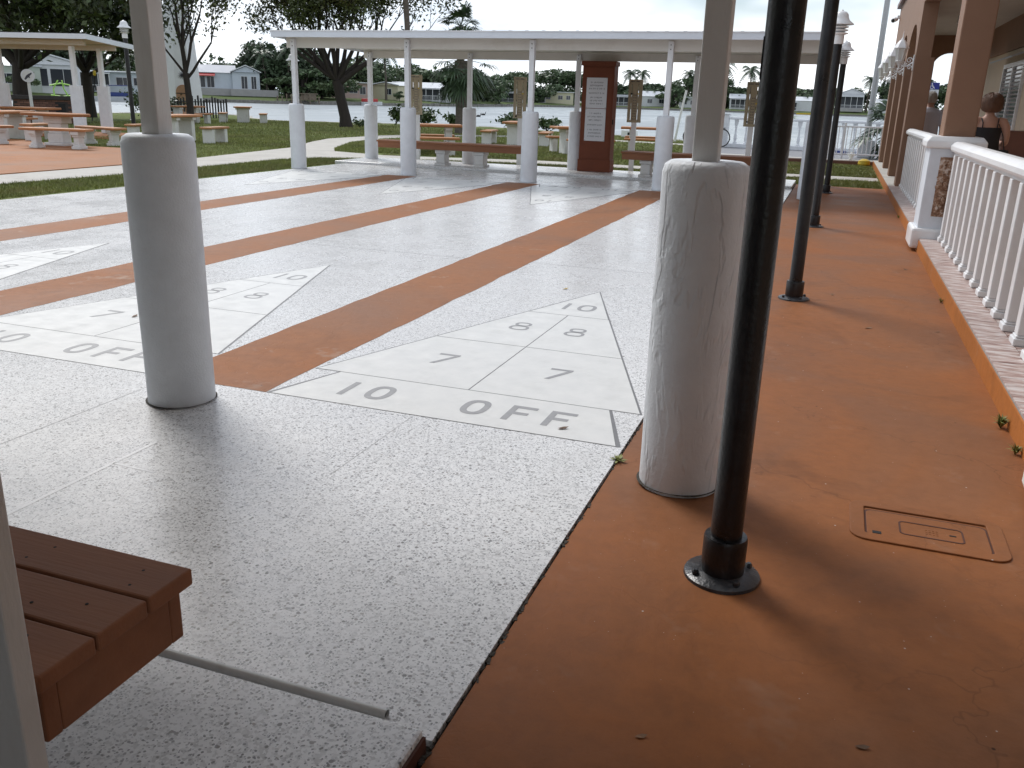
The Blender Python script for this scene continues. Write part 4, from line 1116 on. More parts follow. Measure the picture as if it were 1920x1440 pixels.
def hair_strands(h, secs, mt, n, seed, zfront):
    rr = random.Random(seed); m = MB()
    def surf(u, a):
        i = min(int(u), len(secs)-2); f = u-i
        z, rx, ry, cy_ = [secs[i][k]*(1-f)+secs[i+1][k]*f for k in range(4)]
        yy = ry*math.sin(a)
        if math.sin(a) > .2 and z < zfront: yy *= .45
        return Vector((rx*math.cos(a), cy_+yy, z))
    for _ in range(n):
        a = rr.uniform(0, 2*PI); u = rr.uniform(1.2, len(secs)-1.05); L = rr.uniform(.7, 1.9); tw = rr.uniform(-.35, .35)
        P = []
        for k in range(4):
            q = surf(max(.05, u-L*k/3), a+tw*k/3); c = Vector((0, 0, q.z)); o_ = (q-c)
            P.append(c+o_*(1.0+rr.uniform(.01,.07)+.03*k/3))
        d = (P[-1]-P[0]); w = d.cross(P[0]-Vector((0,0,P[0].z)))
        if w.length < 1e-6: continue
        w = w.normalized()*rr.uniform(.0025,.005)
        b0 = len(m.v)
        for k in range(4):
            ww = w*(1-.7*k/3); m.v += [tuple(P[k]-ww), tuple(P[k]+ww)]
        for k in range(3): m.f.append((b0+2*k, b0+2*k+1, b0+2*k+3, b0+2*k+2))
    tag(m.build('strands', mt, h, smooth=True), kind='stuff')

def person_woman(x, y, rz):
    root = empty('person', (x,y,LZ), 'person with short auburn hair in a black strappy top walking along the porch', 'person')
    m = MB()
    loft(m, [(0,0,.78,.15,.10),(0,0,.86,.165,.115),(0,0,.95,.145,.105),(0,0,1.05,.145,.10),(0,.0,1.14,.155,.105),(0,-.005,1.21,.15,.09),(0,-.01,1.255,.105,.065),(0,-.005,1.29,.055,.052),(0,.01,1.35,.05,.05)])
    loft(m, [(0,.02,1.325,.045,.055),(0,.025,1.36,.07,.085),(0,.022,1.43,.078,.095),(0,.01,1.50,.068,.085),(0,.0,1.535,.03,.04)])
    m.tube([(0,.11,1.40),(0,.135,1.41)], [.014,.01], 6)    # nose
    for s in (-1,1):
        m.tube([(s*.10,-.01,1.235),(s*.165,-.015,1.215),(s*.205,-.025,1.15),(s*.225,-.03,1.05),(s*.228,-.015,.955)],[.045,.056,.054,.046,.040],12)
        m.tube([(s*.228,-.015,.955),(s*.215,.10,.945),(s*.16,.20,.985)],[.040,.036,.027],10)
        hand(m, (s*.16,.20,.985), (-s*.4,.9,.15), s)
        m.tube([(s*.08,0,.80),(s*.085,.02,.6),(s*.09,.03*s,.42)],[.085,.07,.05],10)
        m.tube([(s*.09,.03*s,.42),(s*.09,.0+.10*s,.25),(s*.09,.0+.10*s-.03,.07)],[.05,.05,.034],10)
        m.tube([(s*.09,.10*s-.05,.03),(s*.095,.10*s+.04,.028),(s*.10,.10*s+.13,.018)],[.032,.034,.022],8)
        m.tube([(s*.077,.02,1.425),(s*.085,.015,1.40)],[.018,.012],6)
    fuse(m, 'body', 'skin', root)
    m = MB(); loft(m, [(0,0,.70,.21,.15),(0,0,.80,.195,.135),(0,0,.90,.172,.125),(0,0,1.0,.162,.118),(0,0,1.08,.166,.117),(0,0,1.145,.168,.112)],28)
    fuse(m, 'top', 'cloth_black', root, .01, 3)
    for s in (-1,1):
        m = MB(); m.tube([(s*.085,-.105,1.14),(s*.088,-.10,1.20),(s*.10,-.055,1.25),(s*.10,.0,1.262),(s*.095,.06,1.24),(s*.09,.10,1.16)], .0065, 6)
        m.build('strap', 'cloth_black', root, smooth=True)
    m = MB(); loft(m, [(0,0,.45,.20,.16),(0,0,.60,.19,.145),(0,0,.75,.18,.13)],24); fuse(m,'skirt','cloth_dark',root,.012,3)
    # bobbed hair
    m = MB(); rr = random.Random(4); n = 28
    secs = [(1.325,.060,.035,-.040),(1.345,.10,.078,-.022),(1.385,.124,.112,-.008),(1.44,.130,.124,-.002),(1.495,.122,.118,.0),(1.535,.095,.095,.0),(1.562,.05,.052,.0),(1.57,.008,.01,0)]
    for (z,rx,ry,cy_) in secs:
        for j in range(n):
            a = 2*PI*j/n; w_ = 1+.11*mnoise.noise(Vector((math.cos(a)*4,math.sin(a)*4,z*22)))
            yy = ry*math.sin(a)*w_
            if math.sin(a) > .2 and z < 1.47: yy *= .45
            m.v.append((rx*math.cos(a)*w_, cy_+yy, z))
    for i in range(len(secs)-1):
        for j in range(n):
            j2=(j+1)%n; m.f.append((i*n+j,i*n+j2,(i+1)*n+j2,(i+1)*n+j))
    m.f.append(tuple(range(n))[::-1]); m.f.append(tuple((len(secs)-1)*n+j for j in range(n)))
    hair_strands(m.build('hair', 'hair_auburn', root, smooth=True, sharp=80), secs, 'hair_auburn', 1500, 4, 1.47)
    # shoulder bag
    m = MB(); m.tube([(.10,-.10,1.19),(.17,-.10,1.05),(.215,-.09,.88)], .006, 6); m.build('bag_strap','cloth_black',root)
    MB().obox((.225,-.03,.79),(.045,.10,.085)).build('bag','cloth_black',root,bevel=.02)
    for c in root.children:   # parts were built about the world origin
        c.location = (0,0,0)
    root.rotation_euler = (0,0,rz); root.scale = (1.0,1.0,1.0)
    return root
def recentre(root):
    pass
def person_man(x, y, rz):
    root = empty('person', (x,y,LZ), 'person with grey hair in a pale grey shirt between the brown columns', 'person')
    m = MB()
    loft(m, [(0,0,.85,.155,.11),(0,0,.95,.165,.12),(0,0,1.08,.165,.12),(0,0,1.22,.18,.12),(0,-.005,1.32,.175,.10),(0,-.01,1.37,.11,.07),(0,0,1.41,.06,.06),(0,.015,1.47,.058,.058)])
    loft(m, [(0,.025,1.44,.05,.06),(0,.03,1.48,.072,.09),(0,.025,1.55,.08,.10),(0,.01,1.62,.07,.09),(0,0,1.66,.03,.04)])
    m.tube([(0,.115,1.52),(0,.145,1.525)], [.015,.011], 6)
    for s in (-1,1):
        m.tube([(s*.16,0,1.325),(s*.215,-.01,1.25),(s*.24,-.02,1.10),(s*.25,-.01,1.02)],[.062,.06,.05,.043],10)
        m.tube([(s*.25,-.01,1.02),(s*.25,.05,.9),(s*.24,.11,.80)],[.043,.038,.028],10)
        hand(m, (s*.24,.11,.80), (0,.3,-.9), s)
        m.tube([(s*.09,0,.88),(s*.095,.03*s,.65),(s*.10,.06*s,.46)],[.09,.075,.055],10)
        m.tube([(s*.10,.06*s,.46),(s*.10,.06*s-.03,.26),(s*.10,.06*s-.05,.07)],[.055,.05,.036],10)
        m.tube([(s*.10,.06*s-.07,.03),(s*.105,.06*s+.03,.03),(s*.11,.06*s+.13,.02)],[.034,.037,.024],8)
        m.tube([(s*.08,.02,1.545),(s*.09,.015,1.51)],[.02,.013],6)
    fuse(m, 'body', 'skin', root)
    m = MB(); loft(m, [(0,0,.80,.195,.145),(0,0,.92,.195,.145),(0,0,1.06,.19,.14),(0,0,1.2,.20,.138),(0,-.005,1.31,.195,.118),(0,-.008,1.365,.135,.085),(0,0,1.40,.07,.068)],28)
    for s in (-1,1): m.tube([(s*.15,0,1.325),(s*.215,-.01,1.255),(s*.245,-.02,1.09)],[.075,.075,.068],12)
    fuse(m, 'shirt', 'cloth_grey', root, .012, 4)
    m = MB(); loft(m, [(0,0,.78,.175,.125),(0,0,.88,.18,.13)],20)
    for s in (-1,1): m.tube([(s*.09,0,.86),(s*.097,.03*s,.65),(s*.10,.06*s,.46),(s*.10,.06*s-.03,.26),(s*.10,.06*s-.05,.09)],[.10,.09,.075,.068,.062],12)
    fuse(m, 'trousers', 'cloth_dark', root, .013, 4)
    m = MB(); n = 26
    secs = [(1.475,.06,.05,-.02),(1.50,.082,.085,-.012),(1.55,.09,.108,-.004),(1.60,.086,.105,.0),(1.645,.068,.08,.0),(1.675,.03,.035,.0)]
    for (z,rx,ry,cy_) in secs:
        for j in range(n):
            a = 2*PI*j/n; w_ = 1+.05*mnoise.noise(Vector((math.cos(a)*5,math.sin(a)*5,z*30+9)))
            yy = ry*math.sin(a)*w_
            if math.sin(a) > .2 and z < 1.59: yy *= .45
            m.v.append((rx*math.cos(a)*w_, cy_+yy, z))
    for i in range(len(secs)-1):
        for j in range(n):
            j2=(j+1)%n; m.f.append((i*n+j,i*n+j2,(i+1)*n+j2,(i+1)*n+j))
    m.f.append(tuple(range(n))[::-1]); m.f.append(tuple((len(secs)-1)*n+j for j in range(n)))
    hair_strands(m.build('hair', 'hair_grey', root, smooth=True, sharp=80), secs, 'hair_grey', 1100, 9, 1.59)
    for c in root.children: c.location = (0,0,0)
    root.rotation_euler = (0,0,rz)
    return root
# (the builders above work about the origin: build with the root there, then move it)
def placed(fn, x, y, rz):
    global empty
    e0 = empty
    def e2(name, loc=(0,0,0), *a, **k): return e0(name, (0,0,0), *a, **k)
    empty = e2
    r_ = fn(0, 0, rz); empty = e0
    r_.location = (x, y, LZ)
    return r_
placed(person_woman, 3.40, 9.5, R(6))
placed(person_man, 3.13, 14.95, R(-4))

# ================================================================== LAKESIDE RAILINGS
root = empty('lake_balustrade', (0,30.5,0), 'white balustrade of turned balusters along the lake on the right', 'balustrade')
MB().box(-2.7,30.42,.02,4.6,30.72,.16).build('base_rail', 'stucco_far', root, bevel=.015)
MB().box(-2.2,30.43,1.0,4.6,30.71,1.09).build('top_rail', 'stucco_far', root, bevel=.02)
MB().box(-2.72,30.36,.02,-2.24,30.78,1.16).build('pedestal', 'stucco_far', root, bevel=.02)
MB().box(-2.76,30.32,1.16,-2.20,30.82,1.22).build('pedestal_cap', 'stucco_far', root, bevel=.015)
o = None
for i in range(18):
    x = -1.97+.37*i
    if o is None:
        o = MB().lathe([(.075,.161),(.075,.21),(.05,.22),(.04,.25),(.062,.31),(.058,.37),(.036,.52),(.032,.70),(.05,.735),(.034,.76),(.06,.84),(.075,.93),(.075,.999)], (x,30.57,0), 12).build('baluster', 'stucco_far', root, origin=(x,30.57,0), smooth=True)
        b0 = o
    else:
        o = b0.copy(); COL.objects.link(o); o.parent = root; o.location = Vector((x,30.57,0))-root.location

root = empty('picket_fence', (1.9,24.1,0), 'white metal picket fence above the brown edging at the lawn end', 'fence')
for z in (.24, 1.0): MB().tube([(.70,24.1,z),(2.85,24.1,z)], .022, 8).build('rail', 'fence_white', root)
for x in (.70, 1.75, 2.82): MB().tube([(x,24.1,.0),(x,24.1,1.1)], .03, 8).build('post', 'fence_white', root)
pk = None
for i in range(18):
    x = .81+.113*i
    if pk is None:
        pk = MB().tube([(x,24.1,.25),(x,24.1,1.0)], .012, 6).build('picket', 'fence_white', root, origin=(x,24.1,.25)); 
    else:
        o = pk.copy(); COL.objects.link(o); o.parent = root; o.location = Vector((x,24.1,.25))-root.location

root = empty('flagpole', (2.45,27.2,0), 'tall grey flagpole on a white block behind the picket fence', 'flagpole')
MB().box(2.2,26.95,.02,2.7,27.45,.55).build('block', 'stucco_far', root, bevel=.03)
MB().lathe([(.17,.55),(.16,.60),(.095,.63)], (2.45,27.2,0), 16).build('shoe', 'metal_grey', root, smooth=True)
MB().lathe([(.09,.6),(.085,4.0),(.06,9.0)], (2.45,27.2,0), 16).build('mast', 'metal_grey', root, smooth=True)
MB().lathe([(.01,8.99),(.09,9.04),(.09,9.12),(.01,9.18)], (2.45,27.2,0), 12).build('ball', 'metal_grey', root, smooth=True)
tag(MB().tube([(1.55,25.6,.0),(1.50,25.7,1.55)], .022, 8).build('pipe_post', 'fence_white', origin=(1.55,25.6,0)), 'thin white upright pipe among the fence pickets', 'post')
for i,(x,lb) in enumerate(((1.35,'left blue wheel stop on the grey paving behind the pickets'),(2.75,'right blue wheel stop on the grey paving behind the pickets'))):
    m = MB(); pr = [(-.09,0),(.09,0),(.06,.13),(-.06,.13)]
    m.v = [(-.55,a,b_) for a,b_ in pr]+[(.55,a,b_) for a,b_ in pr]; m.f=[(3,2,1,0),(4,5,6,7),(0,1,5,4),(1,2,6,5),(2,3,7,6),(3,0,4,7)]
    o = m.build('wheel_stop','blue_paint',bevel=.01); o.location=(x,28.6,.02); tag(o, lb, 'wheel stop', 'wheel stops on the paving')
root = empty('planter', (2.0,23.5,.115), 'small white flared pot on the brown edging', 'pot')
MB().lathe([(.03,.115),(.05,.13),(.05,.18),(.10,.26),(.105,.28),(.09,.27)], (2.0,23.5,0), 14).build('bowl','lamp_white',root,smooth=True)
MB().lathe([(.02,.25),(.03,.29),(.02,.33)], (2.0,23.5,0), 8).build('knob','lamp_white',root,smooth=True)
tag(MB().lathe([(.10,-.02),(.16,.05),(.15,.14),(.05,.19)], (0,0,0), 12).build('stone','yellow_plastic',smooth=True), 'small yellow marker stone at the building corner', 'stone').location=(2.35,22.9,0)

# accessible-parking sign seen through the porch arch
root = empty('parking_sign', (4.40,31.2,0), 'blue accessible parking sign with white wheelchair symbol seen through the arch', 'sign')
MB().box(4.37,31.0,-.02,4.43,31.05,2.46).build('post','metal_grey',root)
bl = MB().box(4.19,30.975,2.20,4.60,30.995,2.42).build('blue_plate','sign_blue',root,bevel=.004)
m = MB(); yz=30.9735; cx_=4.375
def seg2(m, a, b, w, y):
    a=Vector(a); b=Vector(b); d=(b-a).normalized(); nn=Vector((-d.y,d.x))*w/2
    m.poly([(a.x-nn.x,y,a.y-nn.y),(b.x-nn.x,y,b.y-nn.y),(b.x+nn.x,y,b.y+nn.y),(a.x+nn.x,y,a.y+nn.y)])
for i in range(14):
    t0=R(115+i*18); t1=R(115+(i+1)*18); seg2(m,(cx_-.01+.05*math.cos(t0),2.272+.05*math.sin(t0)),(cx_-.01+.05*math.cos(t1),2.272+.05*math.sin(t1)),.016,yz)
seg2(m,(cx_-.012,2.375),(cx_-.004,2.29),.022,yz); seg2(m,(cx_-.004,2.295),(cx_+.045,2.29),.018,yz); seg2(m,(cx_+.042,2.295),(cx_+.075,2.225),.018,yz); seg2(m,(cx_-.008,2.335),(cx_+.035,2.333),.013,yz)
for i in range(10):
    t0=2*PI*i/10; t1=2*PI*(i+1)/10; m.poly([(cx_-.014,yz,2.392),(cx_-.014+.017*math.cos(t0),yz,2.392+.017*math.sin(t0)),(cx_-.014+.017*math.cos(t1),yz,2.392+.017*math.sin(t1))])
m.build('wheelchair_symbol','lamp_white',bl)
wp = MB().box(4.19,30.975,1.82,4.60,30.995,2.19).build('white_plate','sign_white',root,bevel=.004)
m = MB(); rr=random.Random(2)
for z in (2.13,2.06,1.96,1.90):
    x=4.24
    while x<4.54: m.box(x,30.9735,z,x+.012,30.9748,z+.03); x+=rr.choice((.022,.03,.045))
tag(m.build('lettering','ink',wp), kind='stuff')

# bicycle leaning at the balustrade pedestal
root = empty('bicycle', (-2.95,29.9,.02), 'dark bicycle parked by the balustrade, mostly hidden by the near post', 'bicycle')
for x in (-3.45,-2.40):
    pts=[(x+.31*math.cos(2*PI*i/28),29.9,.36+.31*math.sin(2*PI*i/28)) for i in range(29)]
    w_ = MB().tube(pts,.022,6,caps=False).build('wheel','rubber',root,smooth=True)
    m=MB()
    for i in range(14): m.tube([(x,29.9,.36),(x+.30*math.cos(2*PI*i/14),29.9,.36+.30*math.sin(2*PI*i/14))],.003,4)
    tag(m.build('spokes','metal_grey',w_), kind='stuff'); MB().tube([(x,29.86,.36),(x,29.94,.36)],.03,10).build('hub','metal_grey',w_)
m=MB()
for a,b_ in (((-3.45,.36),(-3.0,.32)),((-3.0,.32),(-3.12,.82)),((-3.45,.36),(-3.12,.75)),((-3.0,.32),(-2.55,.80)),((-3.12,.72),(-2.55,.85)),((-2.55,.95),(-2.40,.36))): m.tube([(a[0],29.9,a[1]),(b_[0],29.9,b_[1])],.016,6)
m.build('frame','cloth_dark',root); MB().obox((-3.13,29.9,.86),(.13,.06,.025)).build('saddle','rubber',root,bevel=.02); MB().tube([(-2.60,29.62,.98),(-2.56,29.9,1.0),(-2.60,30.18,.98)],.014,6).build('handlebar','metal_grey',root)
MB().obox((-2.42,29.9,.70),(.14,.05,.012)).build('mudguard','dark',root)

tag(MB().tube([(-4.76,34.0,-.02),(-4.62,34.0,1.0),(-4.45,34.0,2.02)],[.05,.045,.045],8).build('leaning_pole','concrete_leg',origin=(-4.76,34,0)),'slim weathered white pole leaning on the lakeside lawn','pole')
root = empty('utility_box', (-7.4,37.3,-.02), 'small white utility box at the water edge', 'box')
MB().box(-7.75,37.1,-.02,-7.05,37.5,.30).build('case','lamp_white',root,bevel=.03); MB().box(-7.45,37.09,.08,-7.3,37.099,.2).build('vent','dark',root)

# ================================================================== LEFT PICNIC SHELTER
root = empty('picnic_shelter', (-23.5,20.2,0), 'white flat-roofed picnic shelter on square posts at the far left', 'shelter')
u = Vector((-.983,-.18,0)); v = Vector((-.18,.983,0)); c1 = Vector((-20.38,18.95,0))
def shp(a, b, z): q = c1+u*a+v*b; return (q.x,q.y,z)
def slabq(m, a0, b0, a1, b1, zf, zb, th):
    P = [(a0,b0,zf),(a1,b0,zf),(a1,b1,zb),(a0,b1,zb)]
    b_ = len(m.v); m.v += [shp(a,b,z-th) for a,b,z in P]+[shp(a,b,z) for a,b,z in P]
    m.f += [tuple(b_+i for i in q) for q in ((0,1,2,3),(7,6,5,4),(4,5,1,0),(5,6,2,1),(6,7,3,2),(7,4,0,3))]
m = MB(); slabq(m,.06,.06,8.9,2.5,2.965,2.80,.05); rf = m.build('roof','soffit',root)
m = MB(); slabq(m,0,0,9,.055,3.0,3.0,.15); m.build('fascia','fascia',rf)
m = MB(); slabq(m,0,.0555,.055,2.55,2.997,2.83,.15); m.build('fascia','fascia',rf)
m = MB(); slabq(m,.05,.05,8.95,2.52,3.02,2.86,.02); m.build('roof_sheet','black_paint',rf)
m = MB(); slabq(m,.55,.72,8.6,.80,2.86,2.86,.16); m.build('beam','soffit',root)
m = MB(); slabq(m,.25,1.85,8.6,1.93,2.76,2.76,.16); m.build('beam','soffit',root)
for (a, b_) in ((1.05,.76),(4.55,.76),(7.8,.76),(.85,1.89),(4.55,1.89),(7.8,1.89)):
    q = c1+u*a+v*b_; ang = math.atan2(u.y,u.x)
    MB().obox((q.x,q.y,2.05),(.065,.065,.62),ang).build('post','white_paint',root)
    MB().obox((q.x,q.y,.75),(.20,.06,.75),ang).build('post_base','stucco_far',root,bevel=.01)

# ================================================================== PICNIC TABLES AND BENCHES
def loc_box(m, o, rz, x0,y0,z0,x1,y1,z1):
    c = Vector(((x0+x1)/2,(y0+y1)/2)); c.rotate(Matrix.Rotation(rz,2)); return m.obox((o[0]+c.x,o[1]+c.y,(z0+z1)/2),((x1-x0)/2,(y1-y0)/2,(z1-z0)/2),rz)
def ptable(x, y, rz, label, L=1.6, Wd=.80, h=.76, grp='concrete picnic tables', z=-.02):
    root = empty('picnic_table', (x,y,z), label, 'picnic table', grp)
    loc_box(MB(),(x,y),rz,-L/2,-Wd/2,h-.07,L/2,Wd/2,h).build('table_top','top_orange',root,bevel=.02)
    for s in (-1,1):
        m = MB(); loc_box(m,(x,y),rz,s*L*.27-.09,-.27,z,s*L*.27+.09,.27,h-.16); loc_box(m,(x,y),rz,s*L*.27-.10,-.33,h-.159,s*L*.27+.10,.33,h-.071)
        m.build('leg','concrete_leg',root,bevel=.012)
    return root
def pbench(x, y, rz, label, L=1.4, Wd=.38, h=.45, grp='concrete picnic benches', z=-.02, fancy=False):
    root = empty('picnic_bench', (x,y,z), label, 'bench', grp)
    loc_box(MB(),(x,y),rz,-L/2,-Wd/2,h-.06,L/2,Wd/2,h).build('seat','top_orange',root,bevel=.015)
    for s in (-1,1):
        m = MB()
        if fancy:
            for (z0,z1,hx,hy) in ((z,.07,.11,.17),(.07,.12,.085,.14),(.12,.28,.07,.11),(.28,.33,.085,.14),(.33,h-.061,.10,.17)): loc_box(m,(x,y),rz,s*L*.32-hx,-hy,z0,s*L*.32+hx,hy,z1-.0005)
        else: loc_box(m,(x,y),rz,s*L*.34-.08,-Wd*.42,z,s*L*.34+.08,Wd*.42,h-.061)
        m.build('leg','concrete_leg',root,bevel=.01)
    return root
def pset(x, y, deg, where, off=.98, L=1.6, LB=1.35, sides=('left','right')):
    rz = R(deg); n = Vector((-math.sin(rz),math.cos(rz)))
    if n.x > 0: n = -n
    ptable(x,y,rz,'orange-topped concrete table '+where,L)
    pbench(x+n.x*off,y+n.y*off,rz,'left bench of the table '+where,LB)
    pbench(x-n.x*off,y-n.y*off,rz,'right bench of the table '+where,LB)
pset(-26.9,35.4,122,'nearest the lake, by the dark fence')
pset(-16.95,18.6,98,'behind the near white post', off=1.22, LB=1.05)
pset(-8.75,25.8,100,'farther back, seen left of the middle post')
pset(-8.95,19.35,28,'just behind the left end of the long bench', off=.95)
pset(-5.55,22.2,35,'behind the middle round posts', off=1.0)
pset(-4.05,24.6,12,'half hidden behind the brown cabinet', off=1.0)
pset(-24.6,20.1,10,'under the left picnic shelter', L=2.4, LB=2.2, off=.9)
pset(-20.6,15.9,-75,'at the far left edge of the patio', off=1.0)
pset(-27.6,32.0,70,'on the lawn just left of the small branching tree', off=1.0)
# round-ended patio table on a pedestal with carved-leg benches
root = empty('picnic_table', (-17.35,14.55,0), 'round-ended orange table on a white pedestal on the orange patio', 'picnic table', 'concrete picnic tables')
m = MB(); pts = []
for i in range(28):
    a = 2*PI*i/28; pts.append((-17.35+.98*math.copysign(abs(math.cos(a))**.7,math.cos(a)), 14.55+.48*math.copysign(abs(math.sin(a))**.8,math.sin(a))))
m.prism(pts,.73,.80); m.build('table_top','patio_paint',root,bevel=.02)
m = MB()
for (z0,z1,hx,hy) in ((0,.07,.34,.2),(.07,.3,.25,.14),(.3,.55,.22,.12),(.55,.729,.30,.17)): m.box(-17.3-hx,14.55-hy,z0,-17.3+hx,14.55+hy,z1-.0005)
m.build('pedestal','concrete_leg',root,bevel=.015)
pbench(-16.4,13.62,R(14),'carved-leg bench on the orange patio in front of the round-ended table',1.72,.40,.48,fancy=True,z=0)
pbench(-16.9,15.55,R(-12),'carved-leg bench behind the round-ended table on the patio',1.7,.40,.46,fancy=True,z=0)
pbench(-18.9,13.6,R(60),'carved-leg bench cut by the left picture edge on the patio',1.5,.40,.46,fancy=True,z=0)

# ---- brick barbecue
root = empty('brick_barbecue', (-29.2,25.6,-.02), 'dark brick barbecue with a black top behind the picnic shelter', 'barbecue')
bx_, by_ = -29.2, 25.6; rz = R(44)
loc_box(MB(),(bx_,by_),rz,-1.25,-.40,-.02,1.25,.45,.92).build('core','mortar_dark',root)
loc_box(MB(),(bx_,by_),rz,-1.35,-.50,.921,1.35,.5,1.08).build('hood','mortar_dark',root,bevel=.02)
bk = None
for r_ in range(11):
    for c_ in range(11):
        xx = -1.24+.228*c_+(.114 if r_%2 else 0)
        if (.15 < xx < .62 and .2 < r_*.083 < .75) or xx > 1.1: continue
        z = .02+.083*r_
        if bk is None:
            bk = MB().box(bx_,by_,-.02,bx_+.212,by_+.02,.05).build('brick','brick',root)
            bk.location=(0,0,0); o = bk
        else:
            o = bk.copy(); COL.objects.link(o); o.parent = root
        q = Matrix.Rotation(rz,2) @ Vector((xx,-.4215)); o.location = (q.x,q.y,z+.02); o.rotation_euler=(0,0,rz)
loc_box(MB(),(bx_,by_),rz,.17,-.405,.2,.6,-.4005,.78).build('firebox','dark',root)

# ---- round sign on a post
root = empty('round_sign', (-30.2,25.0,-.02), 'round pale sign with a dark diagonal figure on a white post', 'sign')
sx, sy = -27.1, 22.8
root.location = (sx,sy,-.02)
MB().box(sx-.05,sy-.03,-.02,sx+.05,sy+.03,1.75).build('post','concrete_leg',root)
fd = Vector((1.64-sx,-3.53-sy,0)).normalized()
ds = MB().tube([(sx+fd.x*.035,sy+fd.y*.035,1.80),(sx+fd.x*.06,sy+fd.y*.06,1.80)],.235,28).build('disc','concrete_leg',root)
rt = Vector((-fd.y,fd.x,0)); m = MB()
def onsign(a,b_,k=.0615): q = Vector((sx,sy,1.80))+fd*k+rt*a+Vector((0,0,b_)); return tuple(q)
m.poly([onsign(-.13,-.12),(onsign(-.09,-.15)),onsign(.14,.07),onsign(.13,.12),onsign(.02,.06),onsign(-.06,.0)]); m.poly([onsign(-.02,.0),onsign(.03,-.09),onsign(.06,-.07),onsign(.05,.03)])
m.build('figure','ink',ds)
m = MB()
for i in range(28):
    t0=2*PI*i/28; t1=2*PI*(i+1)/28; m.poly([onsign(.19*math.cos(t0),.19*math.sin(t0),.0612),onsign(.225*math.cos(t0),.225*math.sin(t0),.0612),onsign(.225*math.cos(t1),.225*math.sin(t1),.0612),onsign(.19*math.cos(t1),.19*math.sin(t1),.0612)])
m.build('border','sign_white',ds)

# ---- garden torch
root = empty('garden_torch', (-30.4,29.0,-.02), 'thin dark garden torch with a yellow head by the shelter', 'torch')
MB().tube([(-30.4,29.0,-.02),(-30.0,29.05,1.95)],.022,6).build('cane','dark',root); MB().lathe([(.03,1.95),(.07,2.0),(.06,2.16),(.03,2.18)],(-30.0,29.05,0),10).build('burner','yellow_plastic',root,smooth=True)

# ---- black picket fence by the tower
root = empty('lake_fence', (-32.2,39.6,-.02), 'low black picket fence in front of the white tower', 'fence')
pk = None; a = Vector((-33.5,38.3)); b_ = Vector((-31.9,40.7)); n = 19
for z in (.25,.85): MB().tube([(a.x,a.y,z),(b_.x,b_.y,z)],.025,6).build('rail','fence_black',root)
for i in range(n):
    q = a.lerp(b_,i/(n-1))
    if pk is None: pk = MB().box(q.x-.03,q.y-.03,-.02,q.x+.03,q.y+.03,1.1).build('picket','fence_black',root,origin=(q.x,q.y,0)); o = pk
    else: o = pk.copy(); COL.objects.link(o); o.parent = root; o.location = Vector((q.x,q.y,0))-root.location
    o.scale = (random.uniform(.8,1.6),1,random.uniform(.85,1.1))

# ---- white tapered tower
root = empty('white_tower', (-36.55,42.75,-.02), 'tapering white tower with an arched tan door by the lake', 'tower')
tx, ty = -36.55, 42.75; fa = math.atan2(-3.53-ty, 1.64-tx)
MB().lathe([(1.28,-.02),(1.22,.4),(1.02,3.0),(.66,8.0),(.60,9.0)],(tx,ty,0),8,off=fa+PI/8).build('wall','tower_white',root)
MB().lathe([(.75,9.0),(.78,9.1),(.05,9.9)],(tx,ty,0),8,off=fa+PI/8).build('cap_roof','brown_wood',root)
fd = Vector((math.cos(fa),math.sin(fa),0)); rt = Vector((-fd.y,fd.x,0))
def ontower(a,z,k): q = Vector((tx,ty,0))+fd*(1.28*math.cos(PI/8)-.085*math.cos(PI/8)*z+k)+rt*a; return (q.x,q.y,z)
prof = [(-.42,-.02),(.42,-.02)]+[(.42*math.cos(PI*i/14),1.35+.42*math.sin(PI*i/14)) for i in range(15)]
m = MB(); m.v=[ontower(x_,z_,-.05) for x_,z_ in prof]+[ontower(x_,z_,.05) for x_,z_ in prof]; k=len(prof)
m.f=[tuple(range(k,2*k))]+[(i,(i+1)%k,k+(i+1)%k,k+i) for i in range(k)]
dr = m.build('door','door_tan',root)
m = MB()
for z in (.45,1.25): m.poly([ontower(-.42,z,.055),ontower(.15,z,.055),ontower(.15,z+.05,.055),ontower(-.42,z+.05,.055)])
m.build('hinge','dark',dr)
m = MB()
for i in range(6):
    a0=PI*i/6; 
    m.poly([ontower(.03*math.sin(a0),2.3-.03*math.cos(a0),.06),ontower(.26*math.cos(a0),2.3+.26*math.sin(a0),.06),ontower(-.03*math.sin(a0),2.3+.03*math.cos(a0),.06),ontower(-.26*math.cos(a0),2.3-.26*math.sin(a0),.06)])
m.build('star_ornament','ink',root)

